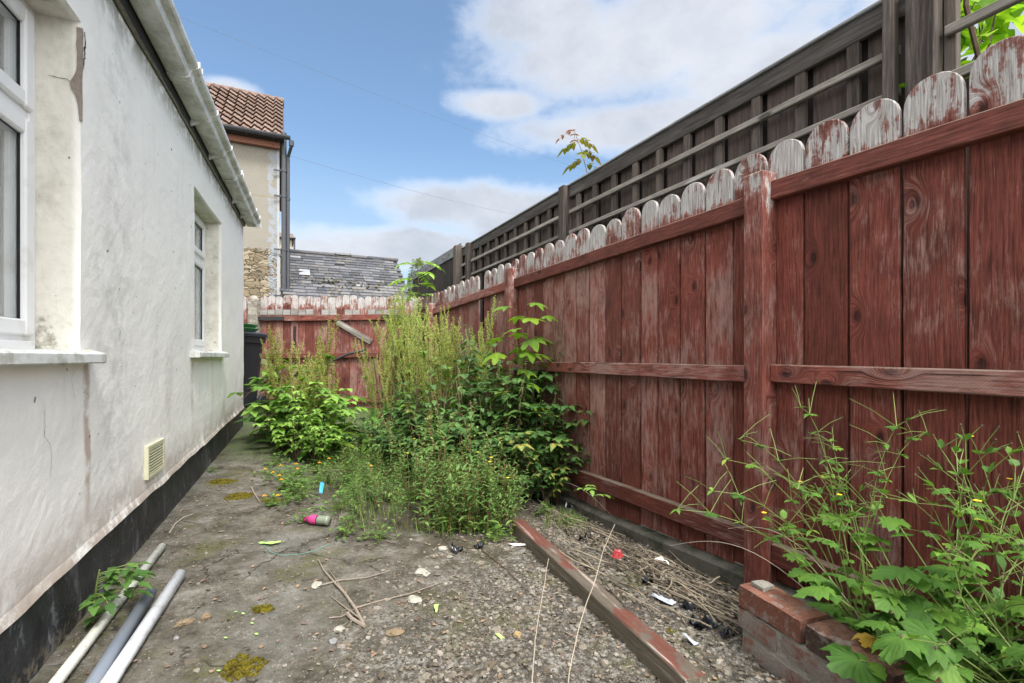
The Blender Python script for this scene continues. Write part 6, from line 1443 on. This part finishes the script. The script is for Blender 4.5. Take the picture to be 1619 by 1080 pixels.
# crumbs, flakes and dead leaf bits
random.seed(77)
m_crumb = mat('soil crumb', lambda t: (t.mix(t.m('MULTIPLY', t.sm(t.noise(t.pos(), 120, 4, .7), .5, .65), .5), t.ramp(t.attr(), [(0, (.035, .028, .021)), (.35, (.12, .10, .075)), (.7, (.215, .19, .155)), (.95, (.31, .285, .25)), (1, (.24, .12, .08))]), (.09, .075, .055)), t.bump(t.noise(t.pos(), 160, 4, .7), .5, .002)), rough=.95, spec=.15)
cr = MB(); n_ = 0
while n_ < 24000:
    Y = .95+2.3*random.random()**1.2; x = rnd(-1.9, 1.05); px = 809.5+F*x/Y
    if px < -40 or x < HA-HB*Y+.02 or x > FC-FB*Y-.07: continue
    ms = soilmask(x, Y); pw = .24+.76*ms
    edge = max(0, 1-(x-(HA-HB*Y))/.18); pw = max(pw, .8*edge)
    if random.random() > pw: continue
    n_ += 1; s_ = rnd(.0010, .0034)*(1.7 if random.random() < .12*ms+.02 else 1); fl_ = rnd(.25, .8); z = gfull(x, Y); a = rnd(0, 6.3); k = random.choice((4, 5, 6)); ring = []
    tl = V(rnd(-.4, .4), rnd(-.4, .4), 1).normalized(); q0 = tl.to_track_quat('Z', 'Y')
    pts = [V(s_*rnd(.6, 1.2)*math.cos(a+j*6.283/k), s_*rnd(.6, 1.2)*math.sin(a+j*6.283/k), 0) for j in range(k)]
    vs = [q0 @ p+V(x, Y, z-s_*.1) for p in pts]+[q0 @ (p*.75+V(0, 0, s_*fl_))+V(x, Y, z) for p in pts]
    cr.add(vs, [(j, (j+1) % k, k+(j+1) % k, k+j) for j in range(k)]+[tuple(range(k, 2*k))])
n_ = 0
while n_ < 170:
    Y = rnd(1.1, 2.6); x = rnd(-1.0, .9)
    if x > FC-FB*Y-.1 or random.random() > soilmask(x, Y)*.9+.1: continue
    n_ += 1; s_ = rnd(.012, .028); k = 9; th = s_*rnd(.12, .28); z = gfull(x, Y)-.002; a = rnd(0, 6.3); q0 = V(rnd(-.2, .2), rnd(-.2, .2), 1).normalized().to_track_quat('Z', 'Y'); c0 = V(x, Y, z)
    pts = [V(s_*rnd(.6, 1.2)*math.cos(a+j*6.283/k), s_*rnd(.45, .9)*math.sin(a+j*6.283/k), 0) for j in range(k)]; v_ = rnd(.3, .8)
    vs = [q0 @ p+c0 for p in pts]+[q0 @ (p*rnd(.82, .95)+V(0, 0, th*rnd(.6, 1.2)))+c0 for p in pts]+[q0 @ (p*.45+V(0, 0, th*rnd(.8, 1.5)))+c0 for p in pts]+[q0 @ V(0, 0, th)+c0]
    cr.add(vs, [(j, (j+1) % k, k+(j+1) % k, k+j) for j in range(k)]+[(k+j, k+(j+1) % k, 2*k+(j+1) % k, 2*k+j) for j in range(k)]+[(2*k+j, 2*k+(j+1) % k, 3*k) for j in range(k)], v_)
n_ = 0
while n_ < 6500:
    Y = 1.0+2.2*random.random()**1.15; x = rnd(-1.7, 1.05); px = 809.5+F*x/Y
    if x < HA-HB*Y+.02 or x > FC-FB*Y-.07 or random.random() > .03+.97*soilmask(x, Y)*(.35+.65*sstep(-.25, .25, nz(x*4, Y*4, 11))): continue
    n_ += 1; s_ = rnd(.003, .010)*(1.7 if random.random() < .06 else 1); k = random.choice((5, 6, 7)); th = s_*rnd(.15, .4); z = gfull(x, Y)+rnd(0, .003); a = rnd(0, 6.3)
    q0 = V(rnd(-.45, .45), rnd(-.45, .45), 1).normalized().to_track_quat('Z', 'Y'); pts = [V(s_*rnd(.55, 1.25)*math.cos(a+j*6.283/k), s_*rnd(.55, 1.1)*math.sin(a+j*6.283/k), rnd(-.1, .1)*s_) for j in range(k)]; c0 = V(x, Y, z)
    vs = [q0 @ p+c0 for p in pts]+[q0 @ (p*.88+V(0, 0, th))+c0 for p in pts]+[q0 @ V(0, 0, th*rnd(.7, 1.6))+c0]
    cr.add(vs, [(j, (j+1) % k, k+(j+1) % k, k+j) for j in range(k)]+[(k+j, k+(j+1) % k, 2*k) for j in range(k)], rnd(.25, .92) if random.random() < .93 else rnd(.0, 1))
tag(cr.build('soil_crumbs', m_crumb), 'crumbs and flakes of soil and mortar strewn over the ground', 'rubble', kind='stuff')
sb = MB(); n_ = 0
while n_ < 1500:
    Y = rnd(1.0, 3.2); x = rnd(-1.8, 1.0)
    if x < HA-HB*Y+.02 or x > FC-FB*Y-.08 or random.random() > .12+.88*soilmask(x, Y): continue
    n_ += 1; a = rnd(0, 6.3); L_ = rnd(.008, .035); z = gfull(x, Y)+.004; d_ = hv(a, rnd(-.15, .15)); sb.tube([V(x, Y, z), V(x, Y, z)+d_*L_*.5+V(0, 0, rnd(-.001, .003)), V(x, Y, z)+d_*L_], [.0009, .0009, .0005], 3, rnd(0, 1), cap=False)
tag(sb.build('straw_bits', M_dry), 'small bits of straw and broken stems scattered on the soil', 'straw', kind='stuff')
hp = MB(); n_ = 0
while n_ < 5200:
    Y = rnd(1.25, 3.1); xr = FC-FB*Y; x = xr-rnd(.08, .55)
    if x < A.x+(B.x-A.x)*(A.y-Y)/(A.y-B.y)+.05: continue
    n_ += 1; z = gfull(x, Y)+rnd(.0, .014); s_ = rnd(.003, .012); q0 = V(rnd(-1, 1), rnd(-1, 1), 1).normalized().to_track_quat('Z', 'Y'); k = random.choice((4, 5)); a = rnd(0, 6.3)
    hp.add([q0 @ V(s_*rnd(.4, 1.3)*math.cos(a+j*6.283/k), s_*rnd(.3, .8)*math.sin(a+j*6.283/k), rnd(-.2, .2)*s_)+V(x, Y, z) for j in range(k)], [tuple(range(k))])
tag(hp.build('rotting_litter', mat('rotting litter', lambda t: (t.ramp(t.attr(), [(0, (.010, .008, .007)), (.5, (.05, .038, .028)), (.85, (.16, .13, .10)), (1, (.33, .30, .27))]), None), rough=.8)), 'dark rotting leaf and bark litter between the timber and the fence', 'litter', kind='stuff')
dl = MB()
for k in range(1500):
    Y = rnd(1.2, 3.4); x = rnd(-1.9, 1.0)
    if x < HA-HB*Y+.02 or x > FC-FB*Y-.08: continue
    edge = x-(HA-HB*Y) < .14
    if not edge and x < .25 and random.random() < .6: continue
    leaf(dl, V(x, Y, gfull(x, Y)+.003), hv(rnd(0, 6.3), rnd(-.1, .4)), rnd(.008, .026), rnd(.003, .008), 'ov', 4, .3, rnd(-.2, .3))
tag(dl.build('dead_leaves', mat('dead leaf', lambda t: (t.mix(t.attr(), (.07, .04, .03), (.30, .21, .14)), None), rough=.9)), 'curled brown dead leaf bits along the plinth and under the fence', 'leaves', kind='stuff')
